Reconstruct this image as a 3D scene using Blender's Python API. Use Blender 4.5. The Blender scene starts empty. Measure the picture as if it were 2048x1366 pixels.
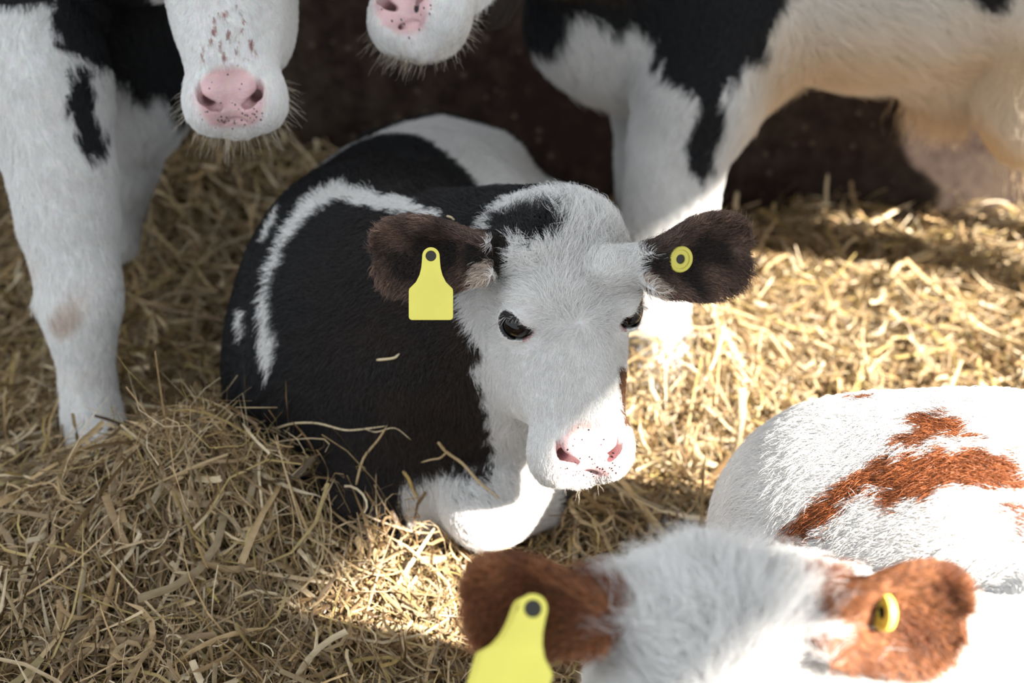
import bpy, math
import numpy as np
from mathutils import Vector

# ------------------------------------------------------------------ camera, sun, sky, exposure
PITCH = math.radians(28.0)
CAM = np.array([0.0, 0.0, 1.07])
FPX = 50.0 / 36.0 * 2048.0
scene = bpy.context.scene
COL = scene.collection

cam_data = bpy.data.cameras.new('camera')
cam_data.lens = 50.0
cam_data.sensor_width = 36.0
cam_data.clip_start = 0.05
cam_data.dof.use_dof = True
cam_data.dof.focus_distance = 1.42
cam_data.dof.aperture_fstop = 3.2
cam = bpy.data.objects.new('camera', cam_data)
cam.location = CAM
cam.rotation_euler = (math.radians(90.0) - PITCH, 0, 0)
COL.objects.link(cam)
scene.camera = cam

SUN_FROM = np.array([1.25, -0.95, 1.0]); SUN_FROM /= np.linalg.norm(SUN_FROM)
sun_data = bpy.data.lights.new('sun', 'SUN')
sun_data.energy = 31.0
sun_data.angle = math.radians(0.9)
sun_data.color = (1.0, 0.94, 0.86)
sun = bpy.data.objects.new('sun', sun_data)
sun.rotation_euler = Vector(SUN_FROM).to_track_quat('Z', 'Y').to_euler()
sun.location = (4, -2, 4)
COL.objects.link(sun)

world = bpy.data.worlds.new('sky')
scene.world = world
world.use_nodes = True
bg = world.node_tree.nodes['Background']
bg.inputs['Color'].default_value = (0.86, 0.93, 1.0, 1)
bg.inputs['Strength'].default_value = 1.6

scene.view_settings.view_transform = 'Standard'
scene.view_settings.look = 'None'
scene.view_settings.gamma = 1.0
scene.view_settings.use_curve_mapping = False
scene.view_settings.exposure = 0.0

RNG = np.random.default_rng(7)

# ------------------------------------------------------------------ small maths
V_R = np.array([1.0, 0, 0])
V_U = np.array([0, math.sin(PITCH), math.cos(PITCH)])
V_F = np.array([0, math.cos(PITCH), -math.sin(PITCH)])

def at(px, py, depth):
    """The point seen at a pixel, at a real distance (metres) along the optical axis."""
    return CAM + depth * (V_F + V_R * (px - 1024) / FPX - V_U * (py - 683) / FPX)

def unit(v):
    v = np.asarray(v, float)
    return v / (np.linalg.norm(v) + 1e-12)

def noise3(p, freq, seed=0):
    """Cheap smooth pseudo-noise in about -1..1."""
    r = np.random.default_rng(seed + 101)
    out = np.zeros(len(p))
    for _ in range(6):
        d = unit(r.normal(size=3)) * freq * r.uniform(0.6, 1.7)
        out += np.sin(p @ d + r.uniform(0, 6.28) + 0.9 * np.sin(p @ (unit(r.normal(size=3)) * freq * 0.8)))
    return out / 3.2

# ------------------------------------------------------------------ implicit modelling
class Prim:
    def __init__(self, fn, c, r, k=0.02, op='u', flow=None, fur=1.0):
        self.fn, self.c, self.r, self.k, self.op = fn, np.asarray(c, float), r, k, op
        self.flow = None if flow is None else unit(flow)
        self.fur = fur

def cone(a, b, r1, r2, k=0.02, op='u', flow=None, fur=1.0):
    a, b = np.asarray(a, float), np.asarray(b, float)
    ab = b - a; L2 = ab @ ab
    def fn(p):
        t = np.clip((p - a) @ ab / L2, 0, 1)
        return np.linalg.norm(p - a - t[:, None] * ab, axis=1) - (r1 + (r2 - r1) * t)
    return Prim(fn, (a + b) / 2, math.sqrt(L2) / 2 + max(r1, r2), k, op, ab if flow is None else flow, fur)

def chain(pts, rs, k=0.02, op='u', fur=1.0, flow=None):
    return [cone(pts[i], pts[i + 1], rs[i], rs[i + 1], k, op, flow, fur) for i in range(len(pts) - 1)]

def ell(c, axes, rad, k=0.03, op='u', flow=None, fur=1.0):
    """axes: three unit vectors (rows); rad: the three radii."""
    c = np.asarray(c, float); R = np.asarray(axes, float); rad = np.asarray(rad, float)
    def fn(p):
        q = (p - c) @ R.T
        k0 = np.linalg.norm(q / rad, axis=1)
        k1 = np.linalg.norm(q / rad ** 2, axis=1) + 1e-9
        return np.where(k0 < 1e-3, -rad.min(), k0 * (k0 - 1) / k1)
    return Prim(fn, c, rad.max(), k, op, flow, fur)

def frame(along, up=(0, 0, 1)):
    """rows: along, side, up"""
    a = unit(along); s = unit(np.cross(up, a)); return np.array([a, s, np.cross(a, s)])

def ev(prims, p):
    d = np.full(len(p), 1.0)
    for q in prims:
        f = q.fn(p)
        if q.op == 'u':
            h = np.maximum(q.k - np.abs(d - f), 0) / q.k
            d = np.minimum(d, f) - h * h * q.k * 0.25
        else:
            f = -f
            h = np.maximum(q.k - np.abs(d - f), 0) / q.k
            d = np.maximum(d, f) + h * h * q.k * 0.25
    return d

def axis_steps(lo, hi, h, flo, fhi, hf, n):
    """grid lines along one axis: step h, finer (hf) between flo and fhi; a multiple of n cells"""
    c = [lo]
    while c[-1] < hi or (len(c) - 1) % n:
        c.append(c[-1] + (hf if flo <= c[-1] < fhi else h))
    return np.array(c)

def mesh_sdf(prims, lo, hi, h, fine=None, n=12):
    """Naive surface nets over a sparse set of blocks: one continuous quad mesh."""
    fl, fh, hf = fine if fine else ([9e9] * 3, [9e9] * 3, h)
    ax_c = [axis_steps(lo[k], hi[k], h, fl[k], fh[k], hf, n) for k in range(3)]
    dim = [len(c) for c in ax_c]
    nb = [(d - 1) // n for d in dim]
    G = np.full(dim, 1.0, np.float32)
    bi = np.stack(np.meshgrid(*[np.arange(m) for m in nb], indexing='ij'), -1).reshape(-1, 3)
    b0 = np.stack([ax_c[k][bi[:, k] * n] for k in range(3)], 1); b1 = np.stack([ax_c[k][bi[:, k] * n + n] for k in range(3)], 1)
    bc = (b0 + b1) / 2; dg = np.linalg.norm(b1 - b0, axis=1) / 2
    dc = ev(prims, bc)
    for b in bi[dc < -dg * 1.7]:
        G[b[0]*n:b[0]*n+n+1, b[1]*n:b[1]*n+n+1, b[2]*n:b[2]*n+n+1] = -1.0
    near = np.abs(dc) <= dg * 1.7 + 0.004
    for b, c, diag in zip(bi[near], bc[near], dg[near]):
        sub = [q for q in prims if np.linalg.norm(q.c - c) < q.r + diag * 1.05 + q.k]
        if not sub:
            continue
        p = np.stack(np.meshgrid(*[ax_c[k][b[k]*n:b[k]*n+n+1] for k in range(3)], indexing='ij'), -1).reshape(-1, 3)
        G[b[0]*n:b[0]*n+n+1, b[1]*n:b[1]*n+n+1, b[2]*n:b[2]*n+n+1] = ev(sub, p).reshape(n + 1, n + 1, n + 1)
    S = G < 0
    cnt = np.zeros(np.array(dim) - 1, np.int8)
    for i in (0, 1):
        for j in (0, 1):
            for k in (0, 1):
                cnt += S[i:dim[0]-1+i, j:dim[1]-1+j, k:dim[2]-1+k]
    act = (cnt > 0) & (cnt < 8)
    ids = np.full(act.shape, -1, np.int32)
    cells = np.argwhere(act)
    ids[act] = np.arange(len(cells))
    acc = np.zeros((len(cells), 3)); num = np.zeros(len(cells))
    cor = [(i, j, k) for i in (0, 1) for j in (0, 1) for k in (0, 1)]
    for a in cor:
        for ax in range(3):
            if a[ax]:
                continue
            b = list(a); b[ax] = 1
            ga = G[cells[:, 0]+a[0], cells[:, 1]+a[1], cells[:, 2]+a[2]]
            gb = G[cells[:, 0]+b[0], cells[:, 1]+b[1], cells[:, 2]+b[2]]
            m = (ga < 0) != (gb < 0)
            t = ga / np.where(m, ga - gb, 1)
            pos = np.tile(np.array(a, float), (len(cells), 1)); pos[:, ax] += t
            acc[m] += pos[m]; num[m] += 1
    fr = acc / num[:, None]
    verts = np.stack([ax_c[k][cells[:, k]] + fr[:, k] * (ax_c[k][cells[:, k] + 1] - ax_c[k][cells[:, k]]) for k in range(3)], 1)
    quads = []
    for ax in range(3):
        o1, o2 = np.eye(3, dtype=int)[(ax + 1) % 3], np.eye(3, dtype=int)[(ax + 2) % 3]
        sl = [slice(1, -1)] * 3; sl[ax] = slice(0, dim[ax] - 1)
        sl2 = list(sl); sl2[ax] = slice(1, dim[ax])
        e = np.argwhere(S[tuple(sl)] != S[tuple(sl2)])
        off = np.array([1, 1, 1]); off[ax] = 0
        e = e + off
        inside = S[e[:, 0], e[:, 1], e[:, 2]]
        def I(o):
            c = e - o
            return ids[c[:, 0], c[:, 1], c[:, 2]]
        q = np.stack([I(0 * o1), I(o1), I(o1 + o2), I(o2)], 1)
        q[~inside] = q[~inside][:, ::-1]
        quads.append(q)
    quads = np.concatenate(quads)
    return verts, quads[(quads >= 0).all(1)]

def relax(v, f, n=3):
    a = np.concatenate([f.ravel(), np.roll(f, -1, 1).ravel()]); b = np.concatenate([np.roll(f, -1, 1).ravel(), f.ravel()])
    deg = np.bincount(a, minlength=len(v))[:, None]
    for i in range(n):
        for lam in (0.5, -0.52):
            m = np.stack([np.bincount(a, v[b, k], len(v)) for k in range(3)], 1) / deg
            v = v + lam * (m - v)
    return v

def np_mesh(name, verts, faces, mat=None, smooth=True):
    """verts (n,3), faces (m,k) arrays -> mesh datablock"""
    me = bpy.data.meshes.new(name)
    k = faces.shape[1]
    me.vertices.add(len(verts)); me.vertices.foreach_set('co', np.asarray(verts, np.float32).ravel())
    me.loops.add(faces.size); me.loops.foreach_set('vertex_index', faces.astype(np.int32).ravel())
    me.polygons.add(len(faces)); me.polygons.foreach_set('loop_start', np.arange(len(faces), dtype=np.int32) * k)
    me.update(calc_edges=True)
    me.polygons.foreach_set('use_smooth', np.full(len(faces), smooth))
    if mat: me.materials.append(mat)
    return me

def link(name, data, parent=None, label=None, cat=None, group=None, kind=None):
    o = bpy.data.objects.new(name, data); COL.objects.link(o)
    if parent is not None: o.parent = parent
    for k, v in (('label', label), ('category', cat), ('group', group), ('kind', kind)):
        if v: o[k] = v
    return o

def set_color(me, name, rgb, domain='POINT'):
    a = me.attributes.new(name, 'FLOAT_COLOR', domain)
    c = np.ones((len(rgb), 4), np.float32); c[:, :3] = rgb
    a.data.foreach_set('color', c.ravel())

# ------------------------------------------------------------------ materials
def new_mat(name):
    m = bpy.data.materials.new(name); m.use_nodes = True
    nt = m.node_tree; return m, nt, nt.nodes['Principled BSDF']

def N(nt, kind, **kw):
    n = nt.nodes.new(kind)
    for k, v in kw.items():
        if k in n.inputs: n.inputs[k].default_value = v
        else: setattr(n, k, v)
    return n

def ramp(nt, stops):
    n = nt.nodes.new('ShaderNodeValToRGB')
    el = n.color_ramp.elements
    while len(el) > len(stops): el.remove(el[-1])
    while len(el) < len(stops): el.new(0.5)
    for e, (p, c) in zip(el, stops):
        e.position = p; e.color = (*c, 1)
    return n

def mat_skin():
    m, nt, b = new_mat('calf hide')
    a = N(nt, 'ShaderNodeAttribute', attribute_name='coat')
    nz = N(nt, 'ShaderNodeTexNoise', Scale=160.0, Detail=3.0)
    mx = N(nt, 'ShaderNodeMix', data_type='RGBA', blend_type='MULTIPLY')
    mx.inputs['Factor'].default_value = 0.25
    nt.links.new(a.outputs['Color'], mx.inputs[6]); nt.links.new(nz.outputs['Color'], mx.inputs[7])
    # freckles on the bare nose: dark round dots, denser where the 'freckle' attribute is higher
    hc = N(nt, 'ShaderNodeAttribute', attribute_name='face')
    vo = N(nt, 'ShaderNodeTexVoronoi', Scale=330.0, Randomness=1.0); nt.links.new(hc.outputs['Vector'], vo.inputs['Vector'])
    sep = N(nt, 'ShaderNodeSeparateColor'); nt.links.new(vo.outputs['Color'], sep.inputs[0])
    dn = N(nt, 'ShaderNodeAttribute', attribute_name='freckle')
    lt = N(nt, 'ShaderNodeMath', operation='LESS_THAN'); nt.links.new(sep.outputs[0], lt.inputs[0]); nt.links.new(dn.outputs['Fac'], lt.inputs[1])
    rs = N(nt, 'ShaderNodeMapRange'); rs.inputs['To Min'].default_value = 0.16; rs.inputs['To Max'].default_value = 0.42
    nt.links.new(sep.outputs[1], rs.inputs['Value'])
    l2 = N(nt, 'ShaderNodeMath', operation='LESS_THAN'); nt.links.new(vo.outputs['Distance'], l2.inputs[0]); nt.links.new(rs.outputs['Result'], l2.inputs[1])
    mu = N(nt, 'ShaderNodeMath', operation='MULTIPLY'); nt.links.new(lt.outputs[0], mu.inputs[0]); nt.links.new(l2.outputs[0], mu.inputs[1])
    fk = N(nt, 'ShaderNodeMix', data_type='RGBA'); nt.links.new(mu.outputs[0], fk.inputs['Factor'])
    nt.links.new(mx.outputs[2], fk.inputs[6]); fk.inputs[7].default_value = (0.022, 0.018, 0.02, 1)
    nt.links.new(fk.outputs[2], b.inputs['Base Color'])
    wet = N(nt, 'ShaderNodeAttribute', attribute_name='bare')
    rr = N(nt, 'ShaderNodeMapRange'); rr.inputs['To Min'].default_value = 0.85; rr.inputs['To Max'].default_value = 0.36
    nt.links.new(wet.outputs['Fac'], rr.inputs['Value']); nt.links.new(rr.outputs['Result'], b.inputs['Roughness'])
    bp = N(nt, 'ShaderNodeBump', Strength=0.25, Distance=0.002)
    vz = N(nt, 'ShaderNodeTexVoronoi', Scale=420.0)
    nt.links.new(vz.outputs['Distance'], bp.inputs['Height']); nt.links.new(bp.outputs['Normal'], b.inputs['Normal'])
    b.inputs['Specular IOR Level'].default_value = 0.35
    return m

def mat_fur():
    m, nt, b = new_mat('calf fur')
    a = N(nt, 'ShaderNodeAttribute', attribute_name='coat')
    nt.links.new(a.outputs['Color'], b.inputs['Base Color'])
    b.inputs['Roughness'].default_value = 0.42
    b.inputs['Specular IOR Level'].default_value = 0.42
    tr = N(nt, 'ShaderNodeBsdfTranslucent'); nt.links.new(a.outputs['Color'], tr.inputs['Color'])
    mx = N(nt, 'ShaderNodeMixShader'); mx.inputs[0].default_value = 0.28
    nt.links.new(b.outputs[0], mx.inputs[1]); nt.links.new(tr.outputs[0], mx.inputs[2])
    nt.links.new(mx.outputs[0], nt.nodes['Material Output'].inputs['Surface'])
    return m

def mat_straw():
    m, nt, b = new_mat('dry straw')
    a = N(nt, 'ShaderNodeAttribute', attribute_name='straw')
    nz = N(nt, 'ShaderNodeTexNoise', Scale=140.0, Detail=4.0)
    rp = ramp(nt, [(0.3, (0.62, 0.55, 0.45)), (0.65, (1, 1, 1))])
    mx = N(nt, 'ShaderNodeMix', data_type='RGBA', blend_type='MULTIPLY'); mx.inputs['Factor'].default_value = 0.7
    nt.links.new(nz.outputs['Fac'], rp.inputs[0])
    nt.links.new(a.outputs['Color'], mx.inputs[6]); nt.links.new(rp.outputs[0], mx.inputs[7])
    nt.links.new(mx.outputs[2], b.inputs['Base Color'])
    b.inputs['Roughness'].default_value = 0.42
    b.inputs['Specular IOR Level'].default_value = 0.4
    tr = N(nt, 'ShaderNodeBsdfTranslucent'); nt.links.new(mx.outputs[2], tr.inputs['Color'])
    ms = N(nt, 'ShaderNodeMixShader'); ms.inputs[0].default_value = 0.14
    nt.links.new(b.outputs[0], ms.inputs[1]); nt.links.new(tr.outputs[0], ms.inputs[2])
    nt.links.new(ms.outputs[0], nt.nodes['Material Output'].inputs['Surface'])
    return m

def mat_plain(name, rgb, rough=0.5, spec=0.5, var=0.0, scale=40.0):
    m, nt, b = new_mat(name)
    b.inputs['Roughness'].default_value = rough; b.inputs['Specular IOR Level'].default_value = spec
    nz = N(nt, 'ShaderNodeTexNoise', Scale=scale, Detail=5.0)
    lo = tuple(max(0, c * (1 - var)) for c in rgb); hi = tuple(min(1, c * (1 + var)) for c in rgb)
    rp = ramp(nt, [(0.3, lo), (0.7, hi)])
    nt.links.new(nz.outputs['Fac'], rp.inputs[0]); nt.links.new(rp.outputs[0], b.inputs['Base Color'])
    return m

def mat_wall():
    m, nt, b = new_mat('grimy brown board')
    tc = N(nt, 'ShaderNodeTexCoord')
    n1 = N(nt, 'ShaderNodeTexNoise', Scale=3.2, Detail=7.0, Roughness=0.62)
    n2 = N(nt, 'ShaderNodeTexNoise', Scale=22.0, Detail=6.0, Roughness=0.7)
    vo = N(nt, 'ShaderNodeTexVoronoi', Scale=30.0)
    for n in (n1, n2, vo): nt.links.new(tc.outputs['Object'], n.inputs['Vector'])
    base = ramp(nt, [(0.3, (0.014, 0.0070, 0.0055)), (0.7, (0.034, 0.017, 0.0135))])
    nt.links.new(n2.outputs['Fac'], base.inputs[0])
    mul = N(nt, 'ShaderNodeMath', operation='MULTIPLY'); nt.links.new(n1.outputs['Fac'], mul.inputs[0]); nt.links.new(n2.outputs['Fac'], mul.inputs[1])
    dm = ramp(nt, [(0.22, (0, 0, 0)), (0.36, (1, 1, 1))]); nt.links.new(mul.outputs[0], dm.inputs[0])
    mx = N(nt, 'ShaderNodeMix', data_type='RGBA'); nt.links.new(dm.outputs[0], mx.inputs['Factor'])
    # dried mud on the boards; its denser right side also paints in sunlight
    n3 = N(nt, 'ShaderNodeTexNoise', Scale=5.5, Detail=8.0, Roughness=0.7); nt.links.new(tc.outputs['Object'], n3.inputs['Vector'])
    sx = N(nt, 'ShaderNodeSeparateXYZ'); nt.links.new(tc.outputs['Object'], sx.inputs[0])
    fx = N(nt, 'ShaderNodeMapRange'); nt.links.new(sx.outputs[0], fx.inputs['Value'])
    fx.inputs['From Min'].default_value = -0.35; fx.inputs['From Max'].default_value = 0.25; fx.inputs['To Min'].default_value = -0.14; fx.inputs['To Max'].default_value = 0.10
    ad = N(nt, 'ShaderNodeMath', operation='ADD'); nt.links.new(n3.outputs['Fac'], ad.inputs[0]); nt.links.new(fx.outputs['Result'], ad.inputs[1])
    mr = ramp(nt, [(0.47, (0, 0, 0)), (0.64, (1, 1, 1))]); nt.links.new(ad.outputs[0], mr.inputs[0])
    mb = N(nt, 'ShaderNodeMix', data_type='RGBA'); nt.links.new(mr.outputs[0], mb.inputs['Factor'])
    nt.links.new(base.outputs[0], mb.inputs[6]); mb.inputs[7].default_value = (0.030, 0.0185, 0.0145, 1)
    nt.links.new(mb.outputs[2], mx.inputs[6]); mx.inputs[7].default_value = (0.060, 0.042, 0.030, 1)
    sp = ramp(nt, [(0.10, (1, 1, 1)), (0.20, (0, 0, 0))]); nt.links.new(vo.outputs['Distance'], sp.inputs[0])
    mx2 = N(nt, 'ShaderNodeMix', data_type='RGBA'); nt.links.new(sp.outputs[0], mx2.inputs['Factor'])
    nt.links.new(mx.outputs[2], mx2.inputs[6]); mx2.inputs[7].default_value = (0.11, 0.08, 0.058, 1)
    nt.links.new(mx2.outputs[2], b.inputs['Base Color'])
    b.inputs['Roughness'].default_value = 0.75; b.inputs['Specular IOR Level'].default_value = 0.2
    bp = N(nt, 'ShaderNodeBump', Strength=0.3, Distance=0.004); nt.links.new(n2.outputs['Fac'], bp.inputs['Height'])
    nt.links.new(bp.outputs['Normal'], b.inputs['Normal'])
    return m

M_SKIN, M_FUR, M_STRAW, M_WALL = mat_skin(), mat_fur(), mat_straw(), mat_wall()
M_TAG = mat_plain('yellow tag plastic', (0.72, 0.64, 0.11), 0.4, 0.4, 0.05, 60)
M_STUD = mat_plain('dark stud', (0.02, 0.018, 0.012), 0.5, 0.4)
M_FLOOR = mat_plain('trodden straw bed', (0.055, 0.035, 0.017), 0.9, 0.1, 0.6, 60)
M_EYE = mat_plain('dark brown eye', (0.006, 0.004, 0.0035), 0.06, 0.35)

# ------------------------------------------------------------------ setting: wall, floor, unseen shade roof
def box_mesh(name, lo, hi, mat):
    lo, hi = np.array(lo, float), np.array(hi, float)
    v = np.array([[(lo, hi)[i][0], (lo, hi)[j][1], (lo, hi)[k][2]] for i in (0, 1) for j in (0, 1) for k in (0, 1)])
    f = np.array([[0, 1, 3, 2], [4, 6, 7, 5], [0, 4, 5, 1], [2, 3, 7, 6], [0, 2, 6, 4], [1, 5, 7, 3]])
    return np_mesh(name, v, f, mat, False)

WALL_P = np.array([0.4035, 2.52]); WALL_SLOPE = -0.107
wall = link('wall_back', box_mesh('wall_back', (-3.0, 0, -0.2), (2.6, 0.05, 1.5), M_WALL), kind='structure')
wall.location = (WALL_P[0], WALL_P[1], 0)
wall.rotation_euler = (0, 0, math.atan(WALL_SLOPE))

def straw_h(x, y):
    """height of the straw bed"""
    g = lambda cx, cy, sx, sy, a: a * np.exp(-((x - cx) / sx) ** 2 - ((y - cy) / sy) ** 2)
    h = 0.0 * x
    h = h + g(-0.55, 1.35, 0.38, 0.30, 0.085)      # heap in front, left of the calf's chest
    h = h + g(0.02, 1.45, 0.15, 0.07, 0.055)
    h = h + g(-0.30, 1.40, 0.22, 0.11, 0.118)
    h = h + g(-0.52, 1.60, 0.12, 0.10, 0.04)
    h = h + g(-0.66, 2.30, 0.42, 0.28, 0.16) + g(-0.45, 2.60, 0.45, 0.22, 0.07)
    h = h + g(0.75, 2.30, 0.6, 0.35, 0.05)
    h = h + g(0.24, 1.86, 0.16, 0.14, 0.125)
    h = h + g(-0.55, 1.70, 0.25, 0.22, 0.06)
    h = h + 0.012 * np.sin(9 * x + 2 * y) * np.sin(7 * y - 3 * x + 1) + 0.008 * np.sin(17 * x - 11 * y)
    return h

gx, gy = np.meshgrid(np.linspace(-2.6, 2.6, 131), np.linspace(0.2, 3.1, 81), indexing='ij')
gv = np.stack([gx.ravel(), gy.ravel(), straw_h(gx.ravel(), gy.ravel()) - 0.055], 1)
ii = np.arange(131 * 81).reshape(131, 81)
gf = np.stack([ii[:-1, :-1].ravel(), ii[1:, :-1].ravel(), ii[1:, 1:].ravel(), ii[:-1, 1:].ravel()], 1)
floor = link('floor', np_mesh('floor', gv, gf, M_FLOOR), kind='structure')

# unseen roof added for its shade; its edge is shaped to place the sunlit patches
SHADE_ROOF_Z = 2.3
tt = SHADE_ROOF_Z / SUN_FROM[2]
SHADE_EDGE = [(-0.6, -0.31), (1.27, -0.32), (1.40, -0.26), (1.535, -0.285), (1.70, -0.24), (2.22, -0.05), (2.38, 0.06), (2.43, 0.30), (2.50, 0.36), (2.54, 0.20), (2.60, 0.20), (4.2, 0.8)]   # where its shade ends on the ground (y, x)
top = np.array([[x + SUN_FROM[0] * tt, y + SUN_FROM[1] * tt, SHADE_ROOF_Z] for y, x in SHADE_EDGE])
back = top * [0, 1, 1] + [top[:, 0].min() - 2.2, 0, 0.25]
k = len(SHADE_EDGE)
rv = np.concatenate([top, back, top + [0, 0, 0.04], back + [0, 0, 0.04]])
rf = []
for i in range(k - 1):
    rf += [[i, i + 1, k + i + 1, k + i], [2*k + i, 3*k + i, 3*k + i + 1, 2*k + i + 1], [i, 2*k + i, 2*k + i + 1, i + 1], [k + i, k + i + 1, 3*k + i + 1, 3*k + i]]
rf += [[0, k, 3*k, 2*k], [k - 1, 3*k - 1, 4*k - 1, 2*k - 1][::-1]]
rf = np.array(rf)
M_SHADE_ROOF = mat_plain('roof sheet', (0.35, 0.33, 0.30), 0.7, 0.3, 0.2, 8)
link('shade_roof', np_mesh('shade_roof', rv, rf, M_SHADE_ROOF, False), kind='structure')

# ------------------------------------------------------------------ calves
class Head:
    """Head-local axes: u to the calf's left, v down the face from the poll, w out of the face."""
    def __init__(self, poll, v, w, s=1.0):
        self.O = np.asarray(poll, float); self.v = unit(v)
        w = np.asarray(w, float); self.w = unit(w - self.v * (w @ self.v)); self.u = np.cross(self.w, self.v)
        self.s = s
        self.R = np.array([self.u, self.v, self.w])
    def P(self, u, v, w): return self.O + self.s * (u * self.u + v * self.v + w * self.w)
    def D(self, u, v, w): return unit(u * self.u + v * self.v + w * self.w)
    def loc(self, p): return (p - self.O) @ self.R.T / self.s

HS = np.array([  # v, half width, front w, back w
    [-0.014, 0.018, -0.060, -0.085], [-0.006, 0.046, -0.034, -0.110], [0.010, 0.061, -0.012, -0.130], [0.035, 0.069, 0.002, -0.150],
    [0.08, 0.071, 0.008, -0.160], [0.115, 0.071, 0.006, -0.160], [0.15, 0.063, 0.002, -0.150],
    [0.19, 0.056, -0.002, -0.130], [0.225, 0.050, -0.005, -0.108], [0.255, 0.050, -0.014, -0.094],
    [0.275, 0.047, -0.026, -0.088], [0.290, 0.034, -0.043, -0.080], [0.300, 0.010, -0.057, -0.070]])

def head_prims(H, ears, eyes=True):
    P, D, s = H.P, H.D, H.s
    def loft(p):
        q = H.loc(p)
        v = np.clip(q[:, 1], HS[0, 0], HS[-1, 0])
        a = np.interp(v, HS[:, 0], HS[:, 1]); wt = np.interp(v, HS[:, 0], HS[:, 2]); wb = np.interp(v, HS[:, 0], HS[:, 3])
        c, b = (wt + wb) / 2, (wt - wb) / 2
        # the cross-section narrows towards the jaw
        a = a * (1 - 0.16 * np.clip((c - q[:, 2]) / b, -0.4, 1))
        f = ((np.abs(q[:, 0]) / a) ** 2.35 + (np.abs(q[:, 2] - c) / b) ** 2.35) ** (1 / 2.35)
        d = (f - 1) * np.minimum(a, b)
        dv = np.abs(q[:, 1] - v)
        return s * np.where(dv > 0, np.sqrt(np.maximum(d, 0) ** 2 + dv ** 2), d)
    R = H.R
    out = [Prim(loft, P(0, 0.13, -0.07), 0.22 * s, 0.02, 'u', D(0, 1, 0), 0.6)]
    E = lambda c, r, k=0.02, fl=(0, 1, 0), fur=0.6, op='u': ell(P(*c), R, np.array(r) * s, k * s, op, D(*fl), fur)
    out.append(E((0, 0.014, -0.032), (0.052, 0.030, 0.034), 0.02, (0, -0.3, 1), 1.3))
    for sg in (-1, 1):
        out.append(E((sg * 0.055, 0.098, -0.014), (0.024, 0.030, 0.022), 0.02))
        out.append(E((sg * 0.041, 0.142, -0.105), (0.030, 0.075, 0.052), 0.03))
        out.append(E((sg * 0.030, 0.262, -0.044), (0.025, 0.033, 0.034), 0.02))
        out.append(E((sg * 0.019, 0.246, -0.022), (0.015, 0.017, 0.015), 0.012))
    out.append(E((0, 0.270, -0.075), (0.028, 0.022, 0.024), 0.02))
    for sg in (-1, 1):
        if eyes:
            ec = np.array((sg * 0.0600, 0.112, -0.0235))
            ax = np.array((sg * 0.82, 0.09, 0.56)); ax /= np.linalg.norm(ax)
            # lids: a ring of short cones round the eye
            t1 = np.cross(ax, (0, 1, 0)); t1 /= np.linalg.norm(t1); t2 = np.cross(ax, t1)
            ring = [P(*(ec + ax * (0.0095 if math.sin(x) * (t2[1]) < 0 else 0.0075) + 0.0172 * math.cos(x) * t1 + 0.0152 * math.sin(x) * t2)) for x in np.linspace(0, 2 * math.pi, 13)]
            out += chain(ring, [0.0046 * s] * 13, 0.009 * s, fur=0.5, flow=D(0, 1, 0))
            out.append(ell(P(*(ec + ax * 0.003)), R, [0.0164 * s] * 3, 0.002, 's', None))
        # hollow below the eye and the crease from its inner corner
        out.append(E((sg * 0.060, 0.170, 0.004), (0.013, 0.040, 0.014), 0.03, op='s'))
        out += chain([P(sg * 0.049, 0.128, -0.004), P(sg * 0.036, 0.143, 0.006), P(sg * 0.027, 0.152, 0.007)], [0.003 * s, 0.0035 * s, 0.002 * s], 0.010 * s, 's')
        # nostril: a comma from the outer corner down and inwards
        nose = [P(sg * 0.0335, 0.242, -0.008), P(sg * 0.0325, 0.250, -0.012), P(sg * 0.0285, 0.2585, -0.0155), P(sg * 0.0215, 0.266, -0.0185), P(sg * 0.0155, 0.270, -0.0215)]
        out += chain(nose, [0.0024 * s, 0.0048 * s, 0.0074 * s, 0.0070 * s, 0.0042 * s], 0.005 * s, 's')
        out += chain([P(sg * 0.0265, 0.262, -0.019), P(sg * 0.0275, 0.254, -0.045)], [0.0076 * s, 0.007 * s], 0.005 * s, 's')
        out += chain([P(sg * 0.026, 0.243, -0.009), P(sg * 0.0225, 0.251, -0.0125), P(sg * 0.0155, 0.260, -0.0175)], [0.004 * s, 0.0055 * s, 0.004 * s], 0.008 * s, 'u', 0.3, D(0, 1, 0))
    mouth = [P(-0.044, 0.262, -0.066), P(-0.036, 0.275, -0.050), P(-0.018, 0.283, -0.036), P(0, 0.285, -0.033), P(0.018, 0.283, -0.036), P(0.036, 0.275, -0.050), P(0.044, 0.262, -0.066)]
    out += chain(mouth, [0.0026 * s] * 7, 0.005 * s, 's')
    for e in ears:
        out += e.prims()
    return out

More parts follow.
